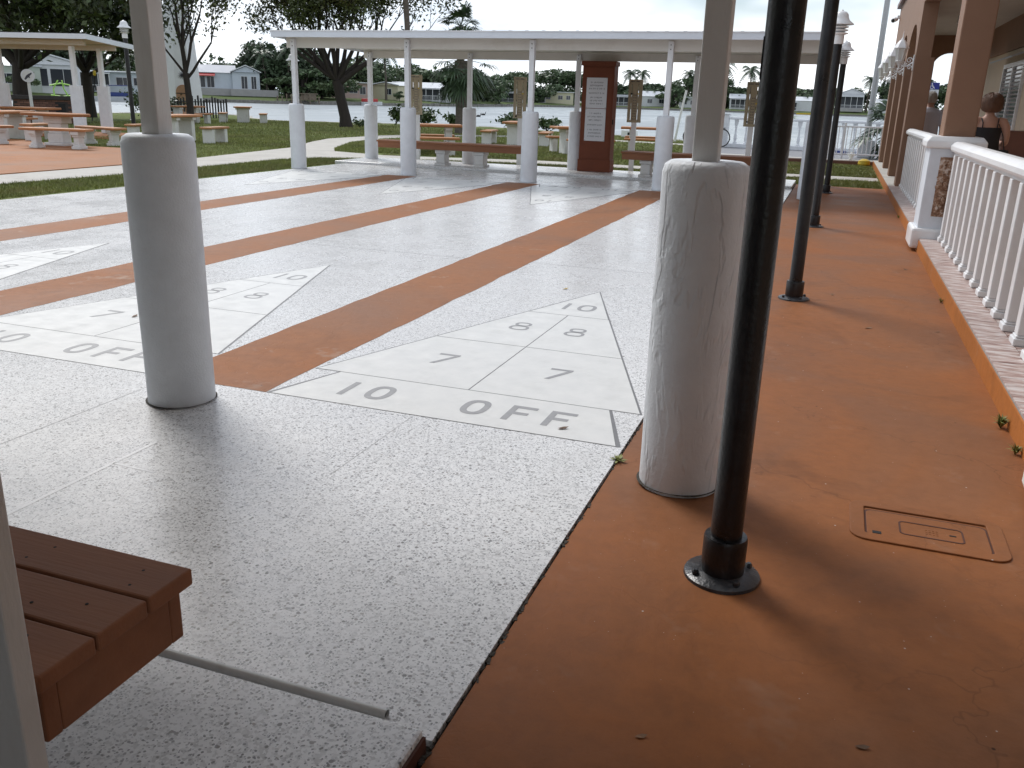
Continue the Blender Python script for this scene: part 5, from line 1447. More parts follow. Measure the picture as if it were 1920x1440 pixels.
# ================================================================== TREES
def leaf_object(name, C, size, mt, parent, rng, elong=1.9, flat=0.0):
    """N leaf blades (4-point lozenges) at centres C (world), random facing"""
    N = len(C); C = np.asarray(C, float)
    off = np.array(wloc(parent)) if parent is not None else np.zeros(3)
    C = C-off
    a = rng.normal(size=(N,3)); a[:,2] *= (1-flat); a /= np.linalg.norm(a,axis=1)[:,None]+1e-9
    b = rng.normal(size=(N,3)); b -= a*(a*b).sum(1)[:,None]; b /= np.linalg.norm(b,axis=1)[:,None]+1e-9
    s = size*rng.uniform(.6,1.35,size=(N,1))
    V = np.empty((N,4,3)); V[:,0]=C-a*s*elong/2; V[:,1]=C+b*s*.5; V[:,2]=C+a*s*elong/2; V[:,3]=C-b*s*.5
    me = bpy.data.meshes.new(name); me.vertices.add(N*4); me.vertices.foreach_set('co',V.ravel())
    me.loops.add(N*4); me.loops.foreach_set('vertex_index',np.arange(N*4)); me.polygons.add(N)
    me.polygons.foreach_set('loop_start',np.arange(N)*4); me.polygons.foreach_set('loop_total',np.full(N,4)); me.update(calc_edges=True)
    me.materials.append(MAT[mt]); o = bpy.data.objects.new(name,me); COL.objects.link(o)
    if parent is not None: o.parent = parent
    return o

def grow_tree(name, label, base, trunk, limbs, seed, depth=4, nleaf=9000, lsize=.12, mt='leaf', spread=.55, clump=.32, group=None, taper=.62, cat='tree', lift=.25, leaf_from=2, ratio=.70, kidsn=(2,3), zmin=None):
    """trunk: list of points+radius; limbs: (start index t 0..1, azimuth deg, elevation deg, length, radius)"""
    rr = random.Random(seed); rng = np.random.default_rng(seed)
    root = empty(name, base, label, cat, group)
    B = Vector(base); mb = MB(); tips = []
    P = [B+Vector(p[:3]) for p in trunk]; rad = [p[3] for p in trunk]
    mb.tube(P, rad, 10)
    def branch(p, d, L, r, dep):
        n = 4 if dep < 3 else 3; pts=[p.copy()]; rs=[r]; q=p.copy(); dd=d.copy()
        for i in range(n):
            dd = (dd+Vector((rr.uniform(-1,1),rr.uniform(-1,1),rr.uniform(-.6,.9)))*.16+Vector((0,0,lift*.12))).normalized()
            q = q+dd*L/n; pts.append(q.copy()); rs.append(r*(1-.45*(i+1)/n))
            if dep >= leaf_from: tips.append((q.copy(), L/n))
        mb.tube(pts, rs, 7 if dep<2 else (5 if dep<3 else 4), caps=False)
        if dep < depth:
            for k in range(rr.randint(*kidsn)):
                i = rr.choice(range(max(1,n-2),n+1)) if k else n
                ax = Vector((rr.uniform(-1,1),rr.uniform(-1,1),rr.uniform(-.5,1)+lift)).normalized()
                nd = (dd*(1-spread)+ax*spread).normalized()
                branch(pts[i], nd, L*ratio*rr.uniform(.8,1.15), rs[i]*taper*1.15, dep+1)
    for (t, az, el, L, r) in limbs:
        f = t*(len(P)-1); i = min(int(f),len(P)-2); p = P[i].lerp(P[i+1],f-i)
        d = Vector((math.sin(R(az))*math.cos(R(el)),math.cos(R(az))*math.cos(R(el)),math.sin(R(el))))
        branch(p,d,L,r,1)
    mb.build('trunk','bark',root,smooth=True,sharp=70)
    T = np.array([t_[0] for t_ in tips]); idx = rng.integers(0,len(T),nleaf)
    C = T[idx]+rng.normal(size=(nleaf,3))*clump*np.array([1,1,.7])
    if zmin is not None: C = C[C[:,2] > zmin+rng.uniform(0,.8,size=len(C))]
    leaf_object('crown',C,lsize,mt,root,rng)
    return root
# camera-right direction (in plan) is az ~ 71 deg E of N = (0.943,0.332)
grow_tree('shade_tree','broad dark-trunked tree on the lakeside lawn above the far shelter roof',(-20.7,34.9,-.02),
    [(0,0,0,.34),(-.05,0,.5,.27),(-.22,-.05,1.3,.245),(-.35,-.1,2.1,.25)],
    [(1,-108,38,2.3,.14),(1,-95,52,2.1,.13),(1,-75,66,2.0,.13),(1,-20,80,2.0,.14),(1,60,70,2.0,.13),(.93,72,30,2.5,.165),(.97,-140,50,1.9,.10),(1,170,58,1.9,.11),(1,85,50,2.2,.13),(1,-60,42,2.2,.11),(1,70,40,2.4,.12),(1,-112,24,2.6,.10),(1,-85,32,2.4,.10)],
    11,depth=6,nleaf=50000,lsize=.085,spread=.46,clump=.26,lift=.30,leaf_from=4,ratio=.77)
grow_tree('branching_tree','slender multi-stemmed tree in front of the white tower',(-26.1,30.4,-.02),
    [(0,0,0,.20),(.05,0,.8,.15),(0,0,1.6,.135),(-.05,0,2.2,.14)],
    [(1,-90,72,2.2,.09),(1,-60,80,2.6,.085),(1,20,86,2.8,.09),(1,80,78,2.6,.08),(.85,75,45,2.0,.07),(.95,-110,55,1.8,.06),(1,140,70,2.2,.07)],
    23,depth=5,nleaf=15000,lsize=.085,spread=.36,clump=.24,lift=.42,leaf_from=2,ratio=.72)
grow_tree('big_shade_tree','large dense tree with low hanging foliage over the left picnic shelter',(-34.0,28.6,-.02),
    [(0,0,0,.48),(-.02,0,.7,.36),(.05,0,1.6,.32),(.1,.1,2.4,.33)],
    [(1,-100,50,3.4,.2),(1,-60,70,3.6,.2),(1,0,75,3.6,.2),(1,60,60,3.8,.2),(1,80,35,4.2,.18),(.9,75,22,4.2,.15),(1,110,50,3.6,.18),(1,160,55,3.4,.17),(1,-140,50,3.4,.17),(.9,-90,25,3.4,.14),(.9,130,20,3.4,.13)],
    31,depth=4,nleaf=52000,lsize=.14,mt='leaf_dense',spread=.5,clump=.55,lift=.1,leaf_from=2,ratio=.72,kidsn=(3,3))
grow_tree('big_shade_tree','second dense tree behind the black lamp post, left of the near white post',(-35.2,33.8,-.02),
    [(0,0,0,.34),(0,0,1.0,.28),(0,0,2.2,.26)],
    [(1,-100,50,3.0,.15),(1,-30,75,3.2,.15),(1,40,60,3.0,.15),(1,90,50,2.6,.14),(1,170,55,2.8,.14),(.9,70,30,2.4,.11)],
    37,depth=4,nleaf=20000,lsize=.14,mt='leaf_dense',spread=.5,clump=.5,lift=.15,leaf_from=2,ratio=.72,zmin=1.7)

# fan palms near the lake
def fan_palm(label, base, h, n, fl, seed, r0=.2, lean=(0,0), droop=1.0, mt='palm_leaf', name='fan_palm', group='fan palms by the lake', bark='palm_bark'):
    rr = random.Random(seed); root = empty(name, base, label, 'palm tree', group)
    B = Vector(base); P=[B+Vector((lean[0]*t*t,lean[1]*t*t,h*t)) for t in (0,.2,.4,.6,.8,1)]
    MB().tube(P,[r0*1.15,r0,r0*.95,r0*.95,r0,r0*1.05],10).build('trunk',bark,root,smooth=True)
    top = P[-1]; m = MB()
    for i in range(n):
        az = 2*PI*(i*.382+rr.uniform(-.04,.04)); el = R(rr.uniform(78,20) if i < n*.45 else rr.uniform(15,-62*droop))
        d = Vector((math.cos(az)*math.cos(el),math.sin(az)*math.cos(el),math.sin(el))); L = fl*rr.uniform(.45,.62)
        mid = top+d*L*.55+Vector((0,0,-.02*L)); e = top+d*L+Vector((0,0,-.12*L))
        m.tube([top,mid,e],[.018,.014,.010],4,caps=False)
        dd = (e-mid).normalized(); sd = dd.cross(Vector((0,0,1)));
        if sd.length<.1: sd=Vector((1,0,0))
        sd.normalize(); upn = sd.cross(dd)
        for k in range(19):
            a = R(-105+210*k/18); bd = (dd*math.cos(a)+sd*math.sin(a)+upn*rr.uniform(-.12,.2)).normalized(); bl = fl*rr.uniform(.42,.56)*(1-.25*abs(a)/1.9)
            w = bd.cross(upn).normalized()*.034
            p0=e; p1=e+bd*bl*.6+Vector((0,0,-.05*bl)); p2=e+bd*bl+Vector((0,0,-.28*bl))
            b0=len(m.v); m.v += [tuple(p0-w*.4),tuple(p0+w*.4),tuple(p1+w),tuple(p1-w),tuple(p2)]; m.f += [(b0,b0+1,b0+2,b0+3),(b0+3,b0+2,b0+4)]
    m.build('crown',mt,root)
    return root
fan_palm('thick-trunked fan palm with hanging fronds behind the far shelter',(-13.95,33.2,-.02),3.0,52,1.75,3,.30,(-.05,0))
fan_palm('taller fan palm whose tuft rises above the far shelter roof',(-16.1,38.0,-.02),4.75,30,1.3,8,.20,(.0,0))
fan_palm('tall bare-trunked fan palm leaning behind the second front post',(-16.5,33.3,-.02),7.6,30,1.7,12,.13,(-.35,0))
fan_palm('small bright green palm by the lake balustrade',(-0.75,31.6,-.3),1.2,16,.8,17,.05,(.1,0),mt='palm_bright')
fan_palm('low palm at the far corner of the brown building',(3.2,26.2,.0),1.0,18,1.2,19,.08,(-.2,0),mt='palm_leaf')

# shrubs at the water edge
def shrub(x, y, r, h, n, seed, label, z=-.02, mt='shrub_leaf', ls=.09, group='shrubs at the water edge'):
    rng = np.random.default_rng(seed); rr = random.Random(seed); root = empty('shrub',(x,y,z),label,'shrub',group)
    m = MB(); T=[]
    for i in range(9):
        a=rr.uniform(0,2*PI); e=Vector((x+math.cos(a)*r*rr.uniform(.3,.9),y+math.sin(a)*r*rr.uniform(.3,.9),z+h*rr.uniform(.6,1))); md=Vector((x,y,z)).lerp(e,.5)+Vector((0,0,.1*h))
        m.tube([(x,y,z),md,e],[.015,.01,.005],4,caps=False); T += [e,md.lerp(e,.5),md]
    m.build('stems','bark',root); T=np.array(T)
    C=T[rng.integers(0,len(T),n)]+rng.normal(size=(n,3))*np.array([r*.25,r*.25,h*.13]); C[:,2]=np.maximum(C[:,2],z+.02)
    leaf_object('foliage',C,ls,mt,root,rng)
shrub(-31.9,34.2,1.1,1.3,1100,1,'green bush beside the white lamp post')
shrub(-19.3,40.6,.8,.9,500,2,'leafy water-edge shrub left of the palm',ls=.12)
shrub(-17.7,41.2,.6,.6,350,3,'low shrub at the water edge below the palm fronds',ls=.12)
shrub(-14.6,41.3,.9,.7,500,4,'spreading shrub at the water edge behind the left bench table',ls=.12)
shrub(-12.4,40.6,.8,.55,420,5,'small reddish-tipped shrub at the water edge, mid picture',ls=.12)
shrub(-20.6,36.0,.55,.35,160,6,'tuft of weeds at the broad tree foot')
shrub(-34.6,39.2,1.0,1.1,700,7,'dark bush at the foot of the white tower',mt='leaf_dense')
shrub(-21.4,41.5,.5,.9,300,8,'upright leafy shrub between the shelter posts at the water',ls=.12)

# ================================================================== FAR SHORE
mat('wall_white', (0.62,0.63,0.64), 0.7, 0.05, 1)
mat('wall_blue', (0.50,0.55,0.60), 0.7, 0.05, 1)
mat('wall_cream', (0.60,0.56,0.40), 0.7, 0.05, 1)
mat('wall_green', (0.46,0.50,0.44), 0.7, 0.06, 1)
mat('wall_pink', (0.55,0.40,0.36), 0.7, 0.06, 1)
mat('wall_grey', (0.36,0.35,0.35), 0.8, 0.08, 1, bump=.2, bscale=4)
mat('roof_light', (0.66,0.68,0.70), 0.45, 0.05, 1)
mat('roof_grey', (0.36,0.38,0.42), 0.6, 0.08, 1)
mat('screen_dark', (0.035,0.04,0.05), 0.5, 0.2, 1)
def house(label, x, y, w, d, h, wall, roof, style='gable_side', z=.75, rh=1.2, wins=(), porch=None, turn=0.0, base=None, awn=None, over=.35):
    """small lakeside home; local -Y faces the camera. wins: (u0,u1,z0,z1) on the front"""
    root = empty('lake_house', (0,0,0), label, 'house', 'houses across the lake')
    hw = w/2
    MB().box(-hw,0,-.6,hw,d,h).build('wall', wall, root)
    if style == 'gable_side':
        m = MB(); m.v=[(-hw-over,-over,h-.02),(hw+over,-over,h-.02),(hw+over,d+over,h-.02),(-hw-over,d+over,h-.02),(-hw-over,d/2,h+rh),(hw+over,d/2,h+rh)]
        m.f=[(0,1,5,4),(2,3,4,5),(0,4,3),(1,2,5),(3,2,1,0)]; rf = m.build('roof', roof, root)
    elif style == 'gable_front':
        m = MB(); m.v=[(-hw-over,-over,h-.02),(hw+over,-over,h-.02),(hw+over,d+over,h-.02),(-hw-over,d+over,h-.02),(0,-over,h+rh),(0,d+over,h+rh),(-hw-over,-over,h+.14),(hw+over,-over,h+.14)]
        m.f=[(1,2,5,4),(3,0,4,5),(3,2,1,0)]; rf = m.build('roof', roof, root)
        MB().poly([(-hw,-.01,h-.02),(hw,-.01,h-.02),(0,-.01,h+rh*hw/(hw+over)-.05)]).build('gable', wall, root)
        m = MB(); m.v=[(-hw-over,-over-.02,h-.06),(0,-over-.02,h+rh-.08),(0,-over-.02,h+rh+.1),(-hw-over,-over-.02,h+.12),(hw+over,-over-.02,h-.06),(hw+over,-over-.02,h+.12)]; m.f=[(0,1,2,3),(1,4,5,2)]; m.build('bargeboard','roof_light',rf)
    else:
        rf = MB().box(-hw-over,-over-.4,h,hw+over,d+over,h+.22).build('roof', roof, root, bevel=.04)
    for (u0,u1,z0,z1) in wins:
        wd = MB().box(u0,-.05,z0,u1,-.012,z1).build('window','window_glass',root)
        MB().box(u0-.08,-.07,z1,u1+.08,-.012,z1+.09).build('frame','wall_white',wd); MB().box(u0-.08,-.07,z0-.09,u1+.08,-.012,z0).build('sill','wall_white',wd)
        for uu in (u0-.08,(u0+u1)/2-.03,u1): MB().box(uu,-.065,z0,uu+(.06 if uu==(u0+u1)/2-.03 else .08),-.0125,z1).build('mullion','wall_white',wd)
    if porch:      # (u0,u1,depth,height) open screened porch with posts
        u0,u1,pd,ph = porch
        pr = MB().box(u0-.2,-pd-.2,ph,u1+.2,-.01,ph+.14).build('porch_roof', 'roof_light', root)
        MB().box(u0,-.02,0,u1,-.012,ph).build('screen','screen_dark',pr)
        n_ = max(2,int((u1-u0)/1.6)+1)
        for i in range(n_):
            uu=u0+(u1-u0)*i/(n_-1); MB().box(uu-.07,-pd,-.6,uu+.07,-pd+.14,ph).build('post','wall_white',pr)
        MB().box(u0,-pd-.001,.85,u1,-pd+.06,.95).build('rail','wall_white',pr)
        for i in range(int((u1-u0)/.35)): MB().box(u0+.35*i+.12,-pd,.1,u0+.35*i+.18,-pd+.05,.85).build('picket','wall_white',pr)
    if base: MB().box(base[0],-2.2,-1.2,base[1],-.06,base[2]).build('plinth_wall','wall_grey',root)
    if awn:
        m=MB(); u0,u1,z0=awn; m.v=[(u0,-.05,z0+.45),(u1,-.05,z0+.45),(u1-.1,-1.2,z0),(u0-.1,-1.2,z0),(u0,-.05,z0+.38),(u1,-.05,z0+.38),(u1-.1,-1.2,z0-.12),(u0-.1,-1.2,z0-.12)]
        m.f=[(3,2,1,0),(2,3,7,6),(0,3,7,4),(2,1,5,6)]; m.build('awning','red_cloth',root)
    root.location=(x,y,z); root.rotation_euler=(0,0,math.atan2(-3.53-y,1.64-x)+PI/2+turn)
    return root
house('pale green-walled house at the far left behind the big tree',-112.3,97.0,9,7,3.4,'wall_green','roof_light','gable_side',wins=((-1,1.2,1,2.3),))
house('white house with wide glass doors seen under the big tree',-108.7,101.6,9.5,7,3.5,'wall_white','roof_light','gable_front',rh=1.4,z=1.0,wins=((-3.6,-.4,.5,2.9),(.0,3.4,.5,2.9)))
house('long low house with a white carport roof left of the near post',-115.5,119.6,13,7,3.0,'wall_blue','roof_light','flat',z=1.0,wins=((1.5,3.5,1,2.2),(4.2,5.8,1,2.2)),porch=(-6.3,.4,3.0,2.7))
house('long pale blue house with a red awning on a grey retaining wall',-117.3,147.0,11.5,8,3.1,'wall_blue','roof_grey','gable_side',z=1.9,wins=((-5.2,-3.6,.9,2.2),(-1.6,.1,.3,2.3),(.5,1.8,.3,2.3)),base=(-4,9.5,.1),awn=(-2.0,2.1,2.5),rh=1.5)
house('pale blue gabled wing beside the red awning house',-110.6,151.2,5.2,8,3.3,'wall_blue','roof_grey','gable_front',z=1.9,rh=1.3,wins=((-.9,.2,.2,2.5),(1.0,1.9,.2,2.5)),base=(-3,6.0,.05))
house('cream house with two dark windows behind the broad tree trunk',-104.2,180.8,8.5,7,3.1,'wall_pink','roof_light','flat',z=1.0,wins=((-3.6,-2.2,1,2.3),(-.2,1.6,1,2.3),(2.2,3.4,.8,2.3)))
house('cream gabled house with a carport roof between the shelter posts',-98.3,186.4,6.6,7,2.9,'wall_cream','roof_light','gable_front',z=1.0,rh=.7,wins=((.2,1.6,.9,2.1),),turn=-.5,over=.6)
house('white house with a blue metal roof and dark screens behind the first scoreboard',-95.8,200.8,14,7,2.7,'wall_white','roof_light','gable_side',z=1.0,rh=1.3,porch=(-5.5,5.8,2.2,2.4))
house('white-roofed house half behind the second scoreboard',-104.0,285.8,9,7,3.3,'wall_white','roof_light','gable_front',z=1.0,rh=1.3,porch=(-4,3.2,2,2.6))
house('cream house with small window awnings right of the middle post',-97.6,319.6,11.5,8,3.6,'wall_cream','roof_light','flat',z=1.0,wins=((-4.2,-2.6,1.2,2.5),(.2,1.8,1.2,2.5),(3.2,4.6,1.2,2.5)))
house('white screened cottage beside the cream house across the lake',-104.0,316.8,5.2,7,3.6,'wall_white','roof_light','gable_front',z=1.0,rh=1.0,porch=(-2.3,2.3,1.5,2.9))
house('white cottage with a flat awning roof right of the cabinet',-78.6,337.3,9,8,3.4,'wall_white','roof_light','flat',z=.9,porch=(-4.2,3.6,2,2.8))
house('white gabled house behind the third scoreboard',-65.6,340.6,12.5,8,3.4,'wall_white','roof_light','gable_side',z=.9,rh=1.9,wins=((-3,-1.2,1,2.4),(1.5,3.4,1,2.4)),turn=.3)
house('white bungalow with dark windows right of the back post',-50.8,337.5,10,8,3.3,'wall_white','roof_light','flat',z=.9,wins=((-4,-2.4,.9,2.3),(-1,1.2,.9,2.3),(2.4,4,.9,2.3)))
house('white house with a wide veranda left of the nearest black pole',-32.9,334.7,9,8,3.2,'wall_white','roof_light','gable_side',z=1.2,rh=1.5,porch=(-4,4,1.8,2.8))
house('white house with a low carport between the black poles',-13.6,334.1,10,8,3.2,'wall_white','roof_light','gable_side',z=.9,rh=1.4,porch=(-4.8,-.5,2.4,2.5))
house('white gabled house with a raised balcony left of the flagpole',3.6,334.5,8.2,8,4.6,'wall_white','roof_light','gable_front',z=2.2,rh=1.7,porch=(-3.9,3.9,1.8,3.6),base=(-4,4,-.1))
house('low white house at the right end of the far shore',14.5,337.0,5,7,3.2,'wall_white','roof_light','gable_side',z=.9,rh=1.3,wins=((-1.5,.2,1,2.2),))

# ---- far trees: a few prototypes, copied with their parts
def far_tree_proto(seed, mt, w, h, nleaf, lobes, ls, trunk_h=.25):
    rng = np.random.default_rng(seed); rr = random.Random(seed)
    root = empty('far_tree',(0,0,0)); m = MB(); m.tube([(0,0,-.5),(.1,0,h*trunk_h),(0,.1,h*.5)],[.35,.28,.18],6); C=[]
    for i in range(lobes):
        a=rr.uniform(0,2*PI); q=rr.uniform(0,1)**.5; c=np.array([math.cos(a)*q*w*.36,math.sin(a)*q*w*.36,h*rr.uniform(trunk_h+.12,.86-.28*q)])
        m.tube([(0,.05,h*trunk_h*.9),tuple(c*[.5,.5,1]-[0,0,.6]),tuple(c)],[.14,.09,.04],4,caps=False)
        k=nleaf//lobes; dv=rng.normal(size=(k,3)); dv/=np.linalg.norm(dv,axis=1)[:,None]; rad=rng.uniform(.35,1,size=(k,1))**.5
        C.append(c+dv*rad*np.array([w*.17,w*.17,h*.13])*rr.uniform(.7,1.2))
    m.build('trunk','bark',root); leaf_object('crown',np.vstack(C),ls,mt,root,rng,elong=1.5)
    return root
protos = {'round':(far_tree_proto(1,'leaf_far',12,11,3400,16,.42,.22),11),'dark':(far_tree_proto(2,'leaf_far_dark',10,12,4200,20,.42,.06),12),
          'bush':(far_tree_proto(3,'leaf_far',10,5.5,2400,14,.36,.04),5.5),'umb':(far_tree_proto(4,'leaf_far',15,11.5,3600,18,.42,.42),11.5)}
def palm_proto(seed, h, fl, n):
    rr=random.Random(seed); root=empty('coconut_palm',(0,0,0)); P=[(0,0,-.5),(.2,.1,h*.4),(.5,.1,h*.75),(.6,.1,h)]
    MB().tube(P,[.24,.17,.15,.14],7).build('trunk','palm_bark',root,smooth=True); m=MB(); top=Vector(P[-1])
    for i in range(n):
        az=2*PI*(i*.382); el=R(75-115*(i/n)); d=Vector((math.cos(az),math.sin(az),0)); pts=[]
        for k in range(7):
            t=k/6; pts.append(top+d*fl*t*math.cos(el*.6)*(1-.15*t)+Vector((0,0,fl*(math.sin(el)*t-.75*t*t))))
        for k in range(6):
            p0,p1=pts[k],pts[k+1]; tt=(p1-p0).normalized(); sd=tt.cross(Vector((0,0,1))).normalized()
            for j in range(2):
                q=p0.lerp(p1,j*.5); wl=fl*.24*(1-.6*abs(k/6-.35))
                for s in (-1,1):
                    e=q+sd*s*wl+tt*wl*.5+Vector((0,0,-wl*.45)); b0=len(m.v); m.v+=[tuple(q),tuple(q+tt*fl*.085),tuple(e)]; m.f.append((b0,b0+1,b0+2))
    m.build('crown','palm_leaf',root); return root
protos['palm']=(palm_proto(5,8.0,3.0,18),10.0)
used=set()
def put(kind, x, y, h, label, sx=1.0, z=.8):
    pr,ph=protos[kind]
    o = pr if kind not in used else copy_tree(pr)
    used.add(kind); k=h/ph; o.location=(x,y,z); o.scale=(k*sx,k*sx,k); o.rotation_euler=(0,0,random.uniform(0,6.28))
    tag(o,label,'palm tree' if kind=='palm' else 'tree','palms across the lake' if kind=='palm' else 'trees across the lake')
    o.name = 'coconut_palm' if kind=='palm' else 'far_tree'
FT = [('round',-132.5,108.9,13,'tree behind the house at the far left edge',1.2),('dark',-130.6,125.8,13,'dark tree behind the carport house left of the near post',1.3),('round',-127.7,140.2,9,'tree behind the white tower and small branching tree',1.2),
('bush',-128.9,172.5,8,'low trees over the roof of the red awning house',1.3),('palm',-119.4,166.1,12,'tall palm at the left edge of the dark grove',1),('dark',-113.5,163.8,13.5,'tallest dark tree of the grove right of the blue house',1.25),('dark',-107.4,160.0,13,'dark tree in the middle of the grove behind the corner post',1.25),
('palm',-108.0,154.5,10,'palm in front of the dark grove',1),('dark',-102.6,160.6,12,'dark tree at the right part of the grove',1.2),('palm',-104.5,156.6,11,'palm with a bare trunk in the grove centre',1),('bush',-101.2,156.6,6.5,'bushy undergrowth below the grove',1.3),('round',-101.4,164.2,9.5,'tree at the right end of the grove',1.2),('bush',-99.0,166.1,6.5,'dark shrubs just left of the broad tree trunk',1.3),
('round',-111.7,197.0,11.5,'rounded tree behind the pink cream house',1.5),('round',-109.2,203.0,10.5,'tree above the cream house roofs',1.3),('palm',-95.2,181.0,12,'palm standing in front of the cream houses',1.15),('round',-106.3,215.8,10.5,'tree behind the leftmost scoreboard',1.4),('bush',-100.4,215.2,8.5,'trees behind the dark-screened house',1.5),
('round',-97.3,224.5,11,'tree behind the hanging palm fronds',1.2),('round',-97.8,240.5,10.5,'tree right of the fan palm across the lake',1.3),('bush',-99.0,250.1,7,'dark bushes right of the fan palm across the lake',1.2),('round',-104.6,277.1,10,'tree at the bend of the far shore',1.3),('umb',-110.0,310.1,13,'rounded tree left of the second scoreboard',1.2),
('bush',-106.2,314.5,8,'shrubs behind the middle front post',1.3),('umb',-102.9,340.8,15.5,'large umbrella-shaped tree with sky gaps, mid picture',1.35),('umb',-97.0,343.1,14.5,'right half of the large spreading tree, mid picture',1.2),('bush',-103.0,330.0,8,'low trees below the large spreading tree',1.5),('round',-89.1,348.6,10,'tree just left of the cabinet across the lake',1.3),
('round',-84.2,353.2,10,'tree behind the cabinet edge',1.2),('palm',-79.0,351.1,15,'palm just right of the cabinet',1.1),('palm',-72.5,351.8,15,'palm behind the third scoreboard',1.1),('round',-77.1,356.1,10,'trees between cabinet and third scoreboard',1.4),('bush',-69.2,355.8,10,'tree line right of the third scoreboard',1.5),('round',-61.4,355.1,11,'tree behind the white gabled house roof',1.3),
('bush',-58.0,338.0,8,'dark bush beside the white gabled house',1.0),('round',-52.7,350.3,15,'tall dark tree behind the back row post',1.1),('palm',-55.0,347.3,15,'palm at the left of the tall dark tree',1),('round',-47.0,347.2,15,'tall tree behind the thick near post',1.2),('palm',-40.5,343.0,19,'tall palm right of the thick near post',1.1),('round',-40.2,349.0,11,'tree right of the thick near post',1.4),
('bush',-33.8,350.8,9,'tree line behind the fourth scoreboard',1.7),('palm',-31.0,346.8,17,'palm above the fourth scoreboard',1.1),('round',-26.2,352.5,10,'tree behind the nearest black pole',1.4),('round',-18.4,350.0,10.5,'tree between the black poles, left',1.5),('bush',-11.0,350.3,9,'tree line between the black poles',1.7),('round',-4.6,353.4,10.5,'tree behind the second and third poles',1.4),
('palm',9.0,345.4,14,'palm left of the flagpole across the lake',1.1),('round',5.4,352.4,10,'tree behind the balcony house',1.4),('dark',14.7,349.3,14,'pointed dark tree beside the flagpole',.6),('round',18.9,347.1,13,'broad tree right of the flagpole',1.4),('dark',25.5,346.7,14,'dark tree at the right end of the far shore by the columns',1.3),('round',37.4,347.7,13,'tree seen through the porch arch across the lake',1.4),('round',47.4,344.3,13,'tree across the lake right of the porch arch',1.4),
('palm',-110.9,90.5,9,'palm in front of the far left green house',1.2),('bush',-107.5,95.6,3.2,'rounded bush between the far left houses',.8),('bush',-93.5,184.0,2.2,'clipped round bush by the cream gabled house',.7),('round',52.0,62.0,8,'leafy tree beyond the parking sign through the arch',.9)]
for k_,x_,y_,h_,lb,sx_ in FT: put(k_,x_,y_,h_,lb,sx_)

# tree line further back, one soft mass
rng = np.random.default_rng(77); C=[]
for i in range(240):
    t=rng.uniform(0,1); k=int(t*(len(far_edge)-5)); e=Vector(far_edge[k+3]); d=(e-camxy); q=camxy+d*(1+rng.uniform(34,80)/d.length)+Vector((rng.uniform(-9,9),rng.uniform(-9,9)))
    h=rng.uniform(5,9.5); dv=rng.normal(size=(150,3)); dv/=np.linalg.norm(dv,axis=1)[:,None]
    C.append(np.array([q.x,q.y,h*.55])+dv*np.array([4.5,4.5,h*.5])*rng.uniform(.5,1,size=(150,1)))
o = leaf_object('distant_woods',np.vstack(C),.75,'leaf_far',None,rng,elong=1.4)
tag(o,'hazy green tree line behind the houses across the lake','woods',kind='stuff')

# ---- boats, dock, small things on the far bank
def boat(label, x, y, L, wd, h, hull, rz, cover=None, canopy=None):
    root=empty('boat',(0,0,0),label,'boat','boats across the lake'); m=MB(); n=9; P=[]
    for i in range(n):
        t=i/(n-1); k=math.sin(PI*min(1,.35+.65*(1-t)**.7)/2) if t>.5 else 1.0
        k = 1.0 if t<.55 else max(.04,1-((t-.55)/.45)**2)
        xx=-L/2+L*t
        for (yy,zz) in ((-wd/2*k,h),(-wd/2*.7*k,0),(wd/2*.7*k,0),(wd/2*k,h)): P.append((xx,yy,zz+(.15*h*t)))
    m.v=P
    for i in range(n-1):
        for j in range(3): m.f.append((i*4+j,(i+1)*4+j,(i+1)*4+j+1,i*4+j+1))
        m.f.append((i*4+3,(i+1)*4+3,(i+1)*4,i*4))
    m.f+= [(0,1,2,3)]; m.build('hull',hull,root,smooth=True)
    if cover: MB().box(-L*.42,-wd*.42,h+.02,L*.2,wd*.42,h+.65).build('cover',cover,root,bevel=.15)
    if canopy:
        cn=MB().box(-L*.2,-wd*.45,h+1.55,L*.18,wd*.45,h+1.68).build('canopy',canopy,root,bevel=.05)
        for sx_ in (-L*.18,L*.16):
            for sy_ in (-wd*.42,wd*.42): MB().tube([(sx_,sy_,h),(sx_,sy_,h+1.55)],.03,6).build('canopy_pole','metal_grey',cn)
    root.location=(x,y,-.45); root.rotation_euler=(0,0,rz)
boat('pontoon boat with a blue cover and dark canopy left of the near post',-100.5,106.3,7.5,2.4,.7,'boat_white',R(40),'boat_blue','boat_blue')
boat('small white and red boat moored by the broad tree trunk',-89.3,163.5,5.0,1.9,.7,'boat_white',R(62),'red_cloth',None)
boat('yellow kayak on the far bank between the black poles',-10.5,320.0,5.5,1.1,.5,'yellow_plastic',R(5))
root=empty('wooden_dock',(-95.6,146.5,-.45),'weathered wooden dock with a lean-to on the far shore','dock'); rz=R(57)
for i in range(16):
    q=Matrix.Rotation(rz,2)@Vector((-4+.5*i,0)); MB().obox((-95.6+q.x,146.5+q.y,.35),(.23,1.2,.04),rz).build('plank','dock_wood',root)
for i in range(5):
    for s in (-1,1):
        q=Matrix.Rotation(rz,2)@Vector((-3.8+1.85*i,s*1.1)); MB().tube([(-95.6+q.x,146.5+q.y,-1),(-95.6+q.x,146.5+q.y,1.0+.4*(i%2))],.12,6).build('pile','dock_wood',root)
q=Matrix.Rotation(rz,2)@Vector((2,.0)); MB().obox((-95.6+q.x,146.5+q.y,1.5),(1.5,1.0,.08),rz).build('lean_to','dock_wood',root); MB().obox((-95.6+q.x,146.5+q.y,.9),(1.2,.8,.5),rz).build('crate','dock_wood',root)
root=empty('garden_swing',(-101.6,96.3,.2),'bright green curved swing on the far left lawn','swing')
